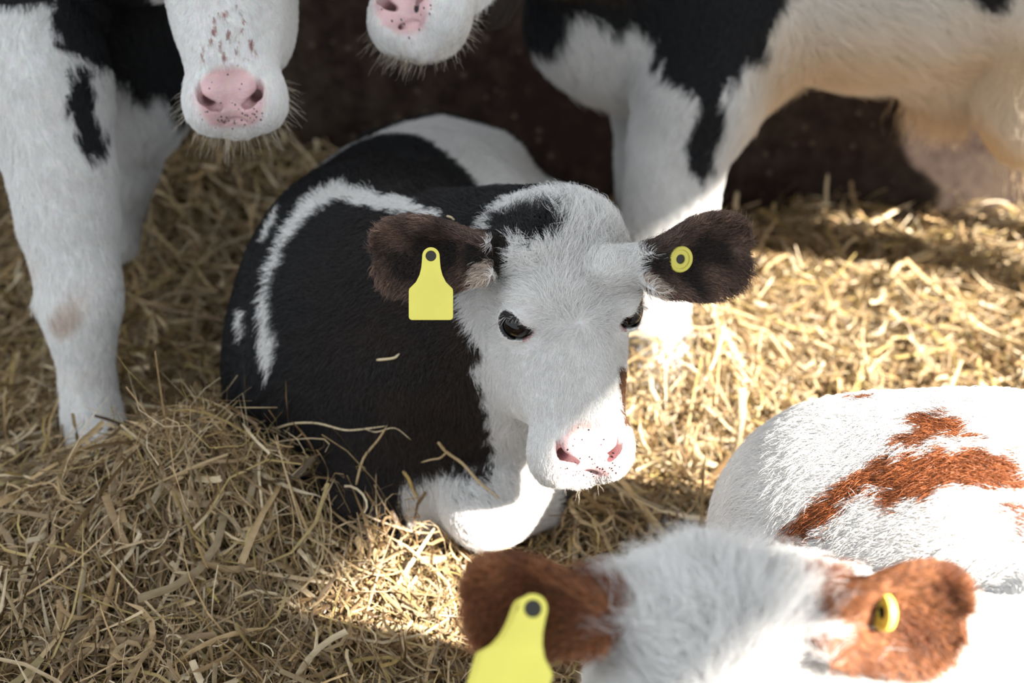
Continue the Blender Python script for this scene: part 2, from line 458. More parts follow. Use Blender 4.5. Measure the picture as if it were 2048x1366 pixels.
class Ear:
    """A cupped leaf from base to tip, hollow side facing n."""
    T = [0, 0.12, 0.3, 0.5, 0.68, 0.82, 0.92, 0.97, 1.0]
    W = [0.019, 0.024, 0.033, 0.041, 0.0435, 0.041, 0.033, 0.024, 0.012]
    def __init__(self, base, tip, n, wscale=1.0, cup=1.0):
        self.b = np.asarray(base, float); self.L = np.linalg.norm(np.asarray(tip) - base)
        self.e = unit(np.asarray(tip) - base); n = np.asarray(n, float)
        self.n = unit(n - self.e * (n @ self.e)); self.s = np.cross(self.n, self.e)
        self.k = wscale * self.L / 0.125; self.cup = cup
    def uvw(self, p):
        q = p - self.b
        return q @ self.e / self.L, q @ self.s, q @ self.n
    def surf(self, t, x):
        hw = np.interp(np.clip(t, 0, 1), self.T, self.W) * self.k
        r = np.clip(np.abs(x) / hw, 0, 1.3)
        return self.cup * (0.032 * (1 - np.clip(t, 0, 1)) + 0.010) * r ** 2 * self.k - 0.012 * self.k * np.sin(np.pi * np.clip(t, 0, 1)), hw
    def point(self, t, x, off=0.0):
        z, hw = self.surf(np.array([t]), np.array([x]))
        return self.b + self.e * t * self.L + self.s * x + self.n * (z[0] + off)
    def prims(self):
        def fn(p):
            t, x, z = self.uvw(p)
            zs, hw = self.surf(t, x)
            th = 0.0048 * self.k + 0.004 * np.clip(1 - t * 3, 0, 1)
            tc = np.clip(t, 0, 1)
            de = np.maximum(np.abs(x) - hw, 0); dt = np.abs(t - tc) * self.L
            dz = np.abs(z - zs) * 0.8 - th
            out = np.sqrt(np.maximum(dz, 0) ** 2 + de ** 2 + dt ** 2)
            ins = np.maximum(dz, np.maximum(np.abs(x) - hw, -1))
            return np.where((de + dt > 0) | (dz > 0), out - 0.001, np.minimum(ins, 0) - 0.001)
        return [Prim(fn, self.b + self.e * self.L / 2, self.L * 0.75, 0.012, 'u', self.e, 0.55),
                cone(self.b - self.e * 0.03, self.b + self.e * 0.02 - self.n * 0.004, 0.018 * self.k, 0.017 * self.k, 0.018, 'u', self.e, 0.6)]

def eyeballs(H, root):
    me = None
    for sg in (-1, 1):
        ec = np.array((sg * 0.0600, 0.112, -0.0235)); ax = np.array((sg * 0.82, 0.09, 0.56)); ax /= np.linalg.norm(ax)
        c = H.P(*(ec + ax * 0.0035)); r = 0.0160 * H.s
        n, m = 24, 16
        th, ph = np.meshgrid(np.linspace(0, 2 * np.pi, n, endpoint=False), np.linspace(0.02, np.pi - 0.02, m), indexing='ij')
        v = c + r * np.stack([np.cos(th) * np.sin(ph), np.sin(th) * np.sin(ph), np.cos(ph)], -1).reshape(-1, 3)
        i = np.arange(n * m).reshape(n, m); j = np.roll(i, -1, 0)
        f = np.stack([i[:, :-1].ravel(), i[:, 1:].ravel(), j[:, 1:].ravel(), j[:, :-1].ravel()], 1)
        link('eye', np_mesh('eye', v, f, M_EYE), root)

# ---- calf A: lying in the middle, head turned to the viewer
def calf_a():
    H = Head(at(1136, 427, 1.47), V_R * 0.105 - V_U, -V_F + 0.25 * V_R + 0.05 * V_U, 0.955)
    earR = Ear(at(992, 500, 1.475), at(750, 514, 1.50), -V_F + 0.25 * V_R - 0.25 * V_U, 0.90)
    earL = Ear(at(1266, 530, 1.475), at(1494, 500, 1.52), -V_F - 0.25 * V_R - 0.25 * V_U, 0.92)
    pr = []
    ax = unit(at(860, 300, 2.2) - at(690, 390, 1.75)); ax[2] = 0; ax = unit(ax)
    Fm = frame(ax)
    back = ax * 0.9 + np.array([0, 0, -0.35])
    chest = np.array([-0.180, 1.64, 0.190]); barrel = np.array([-0.150, 1.86, 0.165]); rump = np.array([-0.105, 2.12, 0.135])
    pr.append(ell(chest, Fm, (0.20, 0.160, 0.225), 0.05, flow=back))
    pr.append(ell(barrel, Fm, (0.30, 0.225, 0.205), 0.06, flow=back))
    pr.append(ell(rump, Fm, (0.19, 0.185, 0.165), 0.06, flow=back))
    pr.append(ell((-0.270, 1.60, 0.17), Fm, (0.13, 0.085, 0.17), 0.06, flow=(0, 0.3, -1)))     # right shoulder
    pr.append(ell((-0.03, 1.64, 0.16), Fm, (0.13, 0.085, 0.16), 0.06, flow=(0, 0.3, -1)))
    pr.append(cone((-0.20, 1.62, 0.35), (-0.12, 2.12, 0.255), 0.075, 0.070, 0.08, flow=back))      # spine
    pr.append(ell((-0.215, 2.10, 0.262), Fm, (0.05, 0.040, 0.040), 0.06, flow=back))               # hip bones
    pr.append(ell((-0.025, 2.10, 0.262), Fm, (0.05, 0.040, 0.040), 0.06, flow=back))
    pr.append(ell((0.075, 2.00, 0.11), Fm, (0.20, 0.11, 0.14), 0.06, flow=back))                    # folded hind legs
    pr.append(ell((-0.300, 1.98, 0.11), Fm, (0.20, 0.10, 0.14), 0.06, flow=back))
    # neck: from the shoulders forward and to the viewer's right
    hb = H.P(0, 0.045, -0.085)
    pr.append(cone((-0.175, 1.60, 0.29), hb, 0.125, 0.078, 0.06, flow=unit(np.array([-0.16, 1.60, 0.26]) - hb)))
    pr.append(cone((-0.13, 1.53, 0.18), H.P(0, 0.10, -0.105), 0.115, 0.062, 0.06, flow=(0, 0.2, -1)))
    pr.append(cone((-0.04, 1.50, 0.10), H.P(0.0, 0.14, -0.125), 0.085, 0.050, 0.05, flow=(0, 0.2, -1)))
    pr.append(cone((-0.14, 1.54, 0.11), (-0.14, 1.50, 0.09), 0.11, 0.10, 0.06, flow=(0, -0.2, -1), fur=1.3))
    # folded forelegs
    pr += chain([(-0.02, 1.60, 0.09), at(975, 1010, 1.68), at(1085, 1000, 1.76)], [0.060, 0.042, 0.032], 0.03, fur=0.9)
    pr += chain([(-0.26, 1.60, 0.09), at(700, 1010, 1.70), at(800, 1000, 1.78)], [0.065, 0.040, 0.032], 0.03, fur=0.9)
    pr += head_prims(H, (earR, earL))
    return pr, H, earR, earL

# ---- calf B: standing on the left, head hanging over the lying calf
def calf_b():
    H = Head(at(414, -280, 1.58), V_R * 0.08 - V_U + 0.06 * V_F, -V_F + 0.02 * V_R - 0.0 * V_U, 1.0)
    earR = Ear(H.P(-0.066, 0.035, -0.045), H.P(-0.19, 0.05, -0.06), H.D(-0.2, 0.2, 1))
    earL = Ear(H.P(0.066, 0.035, -0.045), H.P(0.125, 0.12, -0.125), H.D(1, -0.2, 0.5))
    chest = at(95, -60, 1.98); rump = at(-560, -60, 2.45)
    ax = rump - chest; ax[2] = 0; ax = unit(ax); Fm = frame(ax); back = ax + np.array([0, 0, -0.5])
    mid = (chest + rump) / 2
    pr = [ell(chest + ax * 0.02, Fm, (0.19, 0.15, 0.215), 0.05, flow=(0.1, 0, -1), fur=1.3),
          ell(mid + [0, 0, -0.01], Fm, (0.36, 0.165, 0.205), 0.06, flow=back),
          ell(rump, Fm, (0.20, 0.155, 0.20), 0.06, flow=back)]
    pr.append(ell(at(265, 110, 2.02), Fm, (0.09, 0.085, 0.14), 0.05, flow=(0.2, 0, -1), fur=1.6))      # brisket
    pr.append(cone(chest + [0.02, -0.02, 0.10], H.P(0, 0.04, -0.09), 0.145, 0.085, 0.06, flow=(-0.3, 0.3, -1), fur=1.2))
    # near foreleg
    pr += chain([at(45, -20, 1.83), at(85, 190, 1.80), at(120, 330, 1.80), at(136, 440, 1.81), at(154, 545, 1.81), at(162, 610, 1.81), at(168, 690, 1.82), at(176, 770, 1.83), at(186, 838, 1.83), at(200, 885, 1.82), at(215, 920, 1.80)],
                [0.10, 0.078, 0.058, 0.053, 0.043, 0.040, 0.028, 0.025, 0.028, 0.025, 0.032], 0.03, fur=0.9)
    pr.append(cone(at(100, 610, 1.85), at(118, 655, 1.84), 0.018, 0.012, 0.03))
    # far foreleg
    pr += chain([at(250, 60, 2.06), at(255, 240, 2.10), at(250, 310, 2.14), at(246, 350, 2.16), at(240, 400, 2.20), at(236, 480, 2.22)],
                [0.085, 0.055, 0.040, 0.034, 0.027, 0.030], 0.04, fur=0.9)
    # hind legs, out of the frame to the left
    for sd in (-0.10, 0.10):
        b0 = rump + Fm[1] * sd
        pts = [b0, b0 + ax * 0.03 + [0, 0, -0.20], b0 + ax * 0.13 + [0, 0, -0.36], b0 + ax * 0.09 + [0, 0, -0.56]]
        pts.append(np.array([*(pts[-1] + ax * -0.03)[:2], 0.03]))
        pr += chain(pts, [0.12, 0.085, 0.045, 0.03, 0.034], 0.05)
    pr += head_prims(H, (earR, earL))
    return pr, H, earR, earL

# ---- calf D: standing behind, its muzzle at the top edge
def calf_d():
    poll = at(880, -350, 1.78)
    H = Head(poll, unit(at(772, 88, 1.60) - poll), -V_F * 1.0 - 0.50 * V_R + 0.3 * V_U, 1.06)
    earR = Ear(H.P(-0.066, 0.035, -0.045), H.P(-0.12, 0.10, -0.13), H.D(-1, -0.2, 0.5))
    earL = Ear(H.P(0.066, 0.035, -0.045), H.P(0.19, 0.05, -0.06), H.D(0.2, 0.2, 1))
    chest = at(1345, -75, 2.13); rump = at(2135, -95, 2.13)
    ax = rump - chest; ax[2] = 0; ax = unit(ax); Fm = frame(ax); back = ax + np.array([0, 0, -0.55])
    mid = (chest + rump) / 2
    pr = [ell(chest + ax * 0.03, Fm, (0.19, 0.15, 0.205), 0.05, flow=back, fur=1.3),
          ell(mid + [0, 0, 0.01], Fm, (0.44, 0.175, 0.190), 0.06, flow=back, fur=1.6),
          ell(rump, Fm, (0.18, 0.150, 0.20), 0.06, flow=back, fur=1.2)]
    pr.append(ell(at(1228, 60, 2.12), frame(ax + np.array([0, 0, -0.35])), (0.13, 0.085, 0.10), 0.05, flow=(0.5, 0, -1), fur=1.8))      # brisket
    pr.append(ell(at(1440, 30, 2.08), Fm, (0.12, 0.08, 0.17), 0.05, flow=(0.2, 0, -1), fur=1.2))             # near shoulder
    nb = H.P(0, 0.03, -0.09)
    pr.append(cone(at(1290, -150, 2.12), nb, 0.135, 0.075, 0.06, flow=(0.4, 0.2, -1), fur=1.3))
    # near foreleg
    pr += chain([at(1425, 60, 2.09), at(1392, 200, 2.08), at(1358, 300, 2.08), at(1345, 370, 2.08), at(1340, 430, 2.08), at(1334, 480, 2.08), at(1325, 560, 2.09), at(1320, 640, 2.09), at(1318, 690, 2.10), at(1312, 740, 2.09), at(1300, 775, 2.07)],
                [0.115, 0.082, 0.062, 0.056, 0.054, 0.047, 0.033, 0.031, 0.034, 0.028, 0.035], 0.035, fur=0.9)
    # far foreleg
    pr += chain([at(1330, 40, 2.30), at(1300, 220, 2.29), at(1292, 320, 2.28), at(1300, 390, 2.28), at(1305, 480, 2.28), at(1305, 560, 2.28)],
                [0.10, 0.050, 0.038, 0.040, 0.030, 0.032], 0.04, fur=0.8)
    # sheath with its tuft
    pr.append(ell(at(1905, 130, 2.17), Fm, (0.07, 0.04, 0.05), 0.06, flow=(0, 0, -1), fur=3.5))
    # hind legs, mostly right of the frame
    for sd, dp in ((-0.10, 0.0), (0.10, 0.02)):
        b0 = rump + Fm[1] * sd + ax * dp
        pts = [b0, b0 + ax * -0.02 + [0, 0, -0.20], b0 + ax * 0.14 + [0, 0, -0.34], b0 + ax * 0.12 + [0, 0, -0.54]]
        pts.append(np.array([*(pts[-1] - ax * 0.03)[:2], 0.03]))
        pr += chain(pts, [0.15, 0.095, 0.045, 0.03, 0.034], 0.05)
    pr += head_prims(H, (earR, earL))
    return pr, H, earR, earL

# ---- calf E: red and white, lying in the right foreground
def calf_e():
    H = Head(at(1444, 1200, 1.03), -V_R * 0.05 - V_U - 0.10 * V_F, -V_F * 0.9 + 0.02 * V_R + 0.25 * V_U, 1.03)
    earR = Ear(at(1222, 1212, 1.05), at(930, 1196, 1.06), -V_F + 0.2 * V_R - 0.25 * V_U, 1.0)
    earL = Ear(at(1628, 1212, 1.045), at(1924, 1232, 1.06), -V_F - 0.2 * V_R - 0.3 * V_U, 1.08)
    rump = np.array([0.375, 1.25, 0.16]); barrel = np.array([0.49, 1.17, 0.18]); chest = np.array([0.59, 0.96, 0.15])
    pr = []
    a1 = unit(rump - barrel); F1 = frame(a1 * [1, 1, 0]); a2 = unit(chest - barrel); F2 = frame(a2 * [1, 1, 0])
    pr.append(ell(rump, F1, (0.16, 0.155, 0.155), 0.05, flow=(-0.8, 0.2, -0.5)))
    pr.append(ell(barrel, F1, (0.19, 0.185, 0.185), 0.06, flow=(-0.8, 0.2, -0.3)))
    pr.append(ell(chest, F2, (0.22, 0.17, 0.20), 0.05, flow=(-0.3, 0.8, -0.4)))
    hb = H.P(0, 0.05, -0.09)
    pr.append(cone(chest + [-0.03, -0.06, 0.03], hb, 0.12, 0.075, 0.06, flow=(0.6, 0.4, -0.4)))
    pr.append(cone(chest + [-0.06, -0.12, -0.02], H.P(0, 0.12, -0.10), 0.12, 0.065, 0.06, flow=(0.6, 0.2, -0.8)))
    pr += chain([chest + [-0.1, -0.10, -0.1], chest + [-0.16, -0.26, -0.12], chest + [-0.08, -0.22, -0.14]], [0.065, 0.045, 0.034], 0.03)
    pr += head_prims(H, (earR, earL))
    return pr, H, earR, earL

BUILD = {'A': (calf_a, 0.0036, 0.0017, (-0.03, 0.31)), 'B': (calf_b, 0.0040, 0.0018, (0.19, 0.31)), 'D': (calf_d, 0.0040, 0.0018, (0.19, 0.31)),
         'E': (calf_e, 0.0032, 0.0030, (0, 0.1))}
GEO = {}
import time
for key, (fn, h, hf, (v0, v1)) in BUILD.items():
    t0 = time.time()
    prims, H, eR, eL = fn()
    lo = np.min([q.c - q.r for q in prims], 0) - 0.03; hi = np.max([q.c + q.r for q in prims], 0) + 0.03
    lo[2] = max(lo[2], -0.12)
    box = np.array([H.P(u, vv, w) for u in (-0.075, 0.075) for vv in (v0, v1) for w in (-0.10, 0.015)])
    v, f = mesh_sdf(prims, lo, hi, h, (box.min(0), box.max(0), hf))
    v = relax(v, f)
    GEO[key] = (prims, H, eR, eL, v, f)
    print('calf', key, len(v), 'verts', round(time.time() - t0, 1), 's')

# outlines of the coat patches on the hides, in space (metres)
DECALS = {
    'A': {
        'face': [(-0.021, 1.412, 0.476), (-0.002, 1.416, 0.486), (0.03, 1.405, 0.498), (0.054, 1.409, 0.498), (0.083, 1.409, 0.497), (0.11, 1.405, 0.49), (0.122, 1.341, 0.497), (0.133, 1.332, 0.479), (0.136, 1.312, 0.443), (0.141, 1.293, 0.407), (0.136, 1.274, 0.371), (0.132, 1.293, 0.313), (0.134, 1.264, 0.269), (0.132, 1.245, 0.232), (0.082, 1.244, 0.229), (0.035, 1.25, 0.241), (0.019, 1.268, 0.266), (-0.014, 1.373, 0.227), (-0.027, 1.363, 0.272), (-0.039, 1.363, 0.31), (-0.04, 1.361, 0.342), (-0.035, 1.359, 0.391), (-0.029, 1.319, 0.452), (-0.029, 1.311, 0.489)],
        'throat': [(-0.04, 1.361, 0.342), (0.027, 1.288, 0.34), (0.045, 1.248, 0.279), (0.059, 1.45, 0.094), (0.053, 1.427, 0.05), (-0.105, 1.409, 0.052), (-0.138, 1.397, 0.126), (-0.102, 1.402, 0.147), (-0.046, 1.382, 0.16), (-0.023, 1.386, 0.168), (-0.026, 1.374, 0.233), (-0.04, 1.363, 0.307)],
        'poll_patch': [(-0.025, 1.4, 0.469), (-0.018, 1.41, 0.477), (-0.005, 1.38, 0.481), (0.003, 1.382, 0.487), (0.026, 1.369, 0.497), (0.044, 1.366, 0.499), (0.049, 1.353, 0.492), (0.042, 1.344, 0.482), (0.021, 1.329, 0.474), (0.003, 1.34, 0.481), (-0.007, 1.336, 0.476), (-0.02, 1.353, 0.477)],
        'band': [(-0.071, 1.448, 0.456), (-0.111, 1.519, 0.445), (-0.155, 1.557, 0.438), (-0.192, 1.576, 0.439), (-0.223, 1.585, 0.435), (-0.249, 1.57, 0.418), (-0.27, 1.548, 0.39), (-0.285, 1.529, 0.36), (-0.295, 1.507, 0.318), (-0.298, 1.488, 0.281), (-0.294, 1.476, 0.26), (-0.285, 1.467, 0.245), (-0.274, 1.471, 0.273), (-0.277, 1.484, 0.303), (-0.285, 1.503, 0.326), (-0.276, 1.519, 0.358), (-0.256, 1.531, 0.388), (-0.234, 1.543, 0.411), (-0.214, 1.552, 0.425), (-0.19, 1.549, 0.431), (-0.153, 1.526, 0.432), (-0.109, 1.48, 0.443), (-0.077, 1.444, 0.449)],
        'fleck': [(-0.28, 1.598, 0.404), (-0.292, 1.604, 0.392), (-0.295, 1.581, 0.382), (-0.303, 1.569, 0.367), (-0.29, 1.561, 0.379), (-0.28, 1.57, 0.394)],
        'fleck_low': [(-0.323, 1.532, 0.306), (-0.327, 1.529, 0.293), (-0.324, 1.507, 0.27), (-0.316, 1.506, 0.285)],
        'rump': [(-0.296, 1.873, 0.358), (-0.268, 1.886, 0.382), (-0.226, 1.899, 0.407), (-0.185, 1.903, 0.413), (-0.12, 2.115, 0.34), (-0.019, 2.115, 0.34), (0.051, 2.085, 0.306), (0.097, 2.052, 0.244), (0.093, 1.937, 0.243), (-0.026, 1.783, 0.325), (-0.045, 1.794, 0.341), (-0.064, 1.822, 0.359), (-0.099, 1.852, 0.38), (-0.128, 1.878, 0.389), (-0.16, 1.888, 0.391), (-0.192, 1.888, 0.387), (-0.233, 1.884, 0.378), (-0.268, 1.877, 0.366)],
    },
    'B': {
        'shoulder': [(-0.525, 1.663, 0.721), (-0.563, 1.719, 0.595), (-0.552, 1.7, 0.569), (-0.531, 1.719, 0.559), (-0.521, 1.722, 0.544), (-0.515, 1.763, 0.528), (-0.535, 1.881, 0.474), (-0.517, 1.891, 0.448), (-0.482, 1.909, 0.447), (-0.354, 1.552, 0.552), (-0.356, 1.7, 0.569), (-0.379, 1.883, 0.674)],
        'elbow': [(-0.536, 1.704, 0.556), (-0.522, 1.719, 0.544), (-0.52, 1.696, 0.507), (-0.515, 1.7, 0.48), (-0.512, 1.688, 0.451), (-0.522, 1.656, 0.438), (-0.534, 1.654, 0.457), (-0.538, 1.665, 0.486), (-0.543, 1.668, 0.51), (-0.541, 1.681, 0.537)],
        'armpit': [(-0.546, 1.874, 0.492), (-0.532, 1.883, 0.466), (-0.542, 1.89, 0.437), (-0.548, 1.885, 0.452)],
    },
    'D': {
        'shoulder': [(-0.086, 1.73, 0.724), (-0.015, 1.726, 0.624), (0.034, 2.059, 0.493), (0.066, 2.028, 0.484), (0.083, 2.014, 0.535), (0.118, 2.005, 0.53), (0.147, 2.003, 0.508), (0.175, 1.998, 0.523), (0.2, 1.986, 0.512), (0.208, 1.965, 0.469), (0.228, 1.937, 0.453), (0.26, 1.922, 0.445), (0.265, 1.914, 0.419), (0.26, 1.91, 0.399), (0.246, 1.904, 0.376), (0.252, 1.893, 0.345), (0.271, 1.892, 0.321), (0.286, 1.907, 0.337), (0.295, 1.916, 0.375), (0.301, 1.919, 0.404), (0.291, 1.922, 0.439), (0.319, 1.941, 0.462), (0.332, 1.954, 0.486), (0.357, 1.967, 0.475), (0.366, 1.968, 0.519), (0.381, 1.977, 0.559), (0.375, 2.0, 0.67)],
        'thigh': [(0.592, 1.978, 0.6), (0.653, 1.986, 0.557), (0.674, 1.99, 0.54), (0.69, 1.982, 0.557), (0.694, 1.975, 0.601)],
    },
    'E': {
        'tuft': [(0.399, 1.2, 0.343), (0.409, 1.209, 0.346), (0.43, 1.191, 0.354), (0.444, 1.166, 0.359), (0.454, 1.136, 0.358), (0.43, 1.148, 0.354), (0.419, 1.16, 0.351), (0.396, 1.156, 0.34), (0.372, 1.176, 0.33), (0.375, 1.185, 0.333), (0.394, 1.176, 0.341)],
        'stripe': [(0.261, 1.164, 0.223), (0.285, 1.16, 0.256), (0.325, 1.162, 0.296), (0.357, 1.162, 0.319), (0.395, 1.153, 0.339), (0.439, 1.132, 0.354), (0.479, 1.11, 0.355), (0.472, 1.079, 0.34), (0.431, 1.094, 0.338), (0.407, 1.107, 0.333), (0.389, 1.099, 0.318), (0.361, 1.112, 0.303), (0.341, 1.132, 0.295), (0.36, 1.131, 0.311), (0.355, 1.139, 0.31), (0.331, 1.14, 0.291), (0.307, 1.137, 0.264), (0.29, 1.137, 0.241), (0.273, 1.145, 0.221)],
        'flank': [(0.455, 1.071, 0.332), (0.47, 1.073, 0.337), (0.462, 1.035, 0.314), (0.457, 1.05, 0.32)],
        'ridge': [(0.354, 1.305, 0.306), (0.359, 1.308, 0.312), (0.382, 1.279, 0.33), (0.374, 1.274, 0.322)],
        'ear_base': [(0.202, 0.831, 0.446), (0.229, 0.84, 0.437), (0.24, 0.834, 0.425), (0.226, 0.79, 0.397), (0.224, 0.828, 0.374), (0.21, 0.817, 0.42)],
        'streak': [(0.3, 1.133, 0.251), (0.324, 1.12, 0.271), (0.32, 1.122, 0.267), (0.304, 1.127, 0.25)],
        'neck_tuft': [(0.307, 0.812, 0.335), (0.311, 0.821, 0.363), (0.315, 0.819, 0.362), (0.322, 0.814, 0.333)],
    },
}

# ------------------------------------------------------------------ coat colours and patches
WHITE = np.array([0.80, 0.785, 0.765]); BLACK = np.array([0.016, 0.0155, 0.017]); SOOT = np.array([0.038, 0.025, 0.018])
CREAM = np.array([0.74, 0.58, 0.38]); RED = np.array([0.27, 0.085, 0.028]); PINK = np.array([0.70, 0.45, 0.45])
EAR_DARK = np.array([0.022, 0.015, 0.012]); EAR_LIGHT = np.array([0.17, 0.105, 0.078])

def in_poly(q, P):
    x, y = q[:, 0], q[:, 1]; r = np.zeros(len(q), bool); n = len(P)
    for i in range(n):
        x1, y1 = P[i]; x2, y2 = P[(i + 1) % n]
        m = ((y1 > y) != (y2 > y))
        xi = (x2 - x1) * (y - y1) / ((y2 - y1) if abs(y2 - y1) > 1e-12 else 1e-12) + x1
        r ^= m & (x < xi)
    return r

def decal(pts, p, depth=0.10, rag=0.004, seed=0, axis=None):
    """True where a surface point lies under a patch whose outline is given in space."""
    P = np.array(pts); c = P.mean(0)
    _, _, vt = np.linalg.svd(P - c)
    if axis is not None:
        a = unit(axis); x = unit(np.cross(a, (0, 0, 1))); vt = np.array([x, np.cross(a, x), a])
    jit = np.stack([noise3(p, 260, seed + k) + 0.7 * noise3(p, 700, seed + 9 + k) for k in (0, 1)], 1) * rag
    q = (p - c) @ vt[:2].T + jit
    return in_poly(q, (P - c) @ vt[:2].T) & (np.abs((p - c) @ vt[2]) < depth)

def sstep(x, a, b):
    t = np.clip((x - a) / (b - a), 0, 1); return t * t * (3 - 2 * t)

def nose_pad(q):
    """0..1 over the bare nose, from head-local coordinates"""
    u, v, w = np.abs(q[:, 0]), q[:, 1], q[:, 2]
    hw = np.interp(v, [0.226, 0.239, 0.253, 0.266, 0.279, 0.288, 0.294], [0.014, 0.028, 0.039, 0.039, 0.034, 0.029, 0.018])
    return sstep(hw - u, -0.007, 0.006) * sstep(v, 0.221, 0.234) * (1 - sstep(v, 0.288, 0.295)) * (w > -0.058)

def ear_mask(e, p):
    t, x, z = e.uvw(p)
    zs, hw = e.surf(t, x)
    return (t > 0.0) & (t < 1.06) & (np.abs(x) < hw + 0.006) & (np.abs(z - zs) < 0.022), t, x / hw, z - zs

def spots(q, n, box, r, seed):
    """small dark freckles scattered over part of the nose"""
    g = np.random.default_rng(seed); m = np.zeros(len(q), bool)
    for i in range(n):
        c = np.array([g.uniform(*box[0]), box[1][1] - (box[1][1] - box[1][0]) * g.beta(1.0, 2.3)])
        m |= np.hypot(q[:, 0] - c[0], (q[:, 1] - c[1]) * 0.8) < r * g.uniform(0.45, 1.1)
    return m & (q[:, 2] > -0.06) & (q[:, 1] > 0.2)

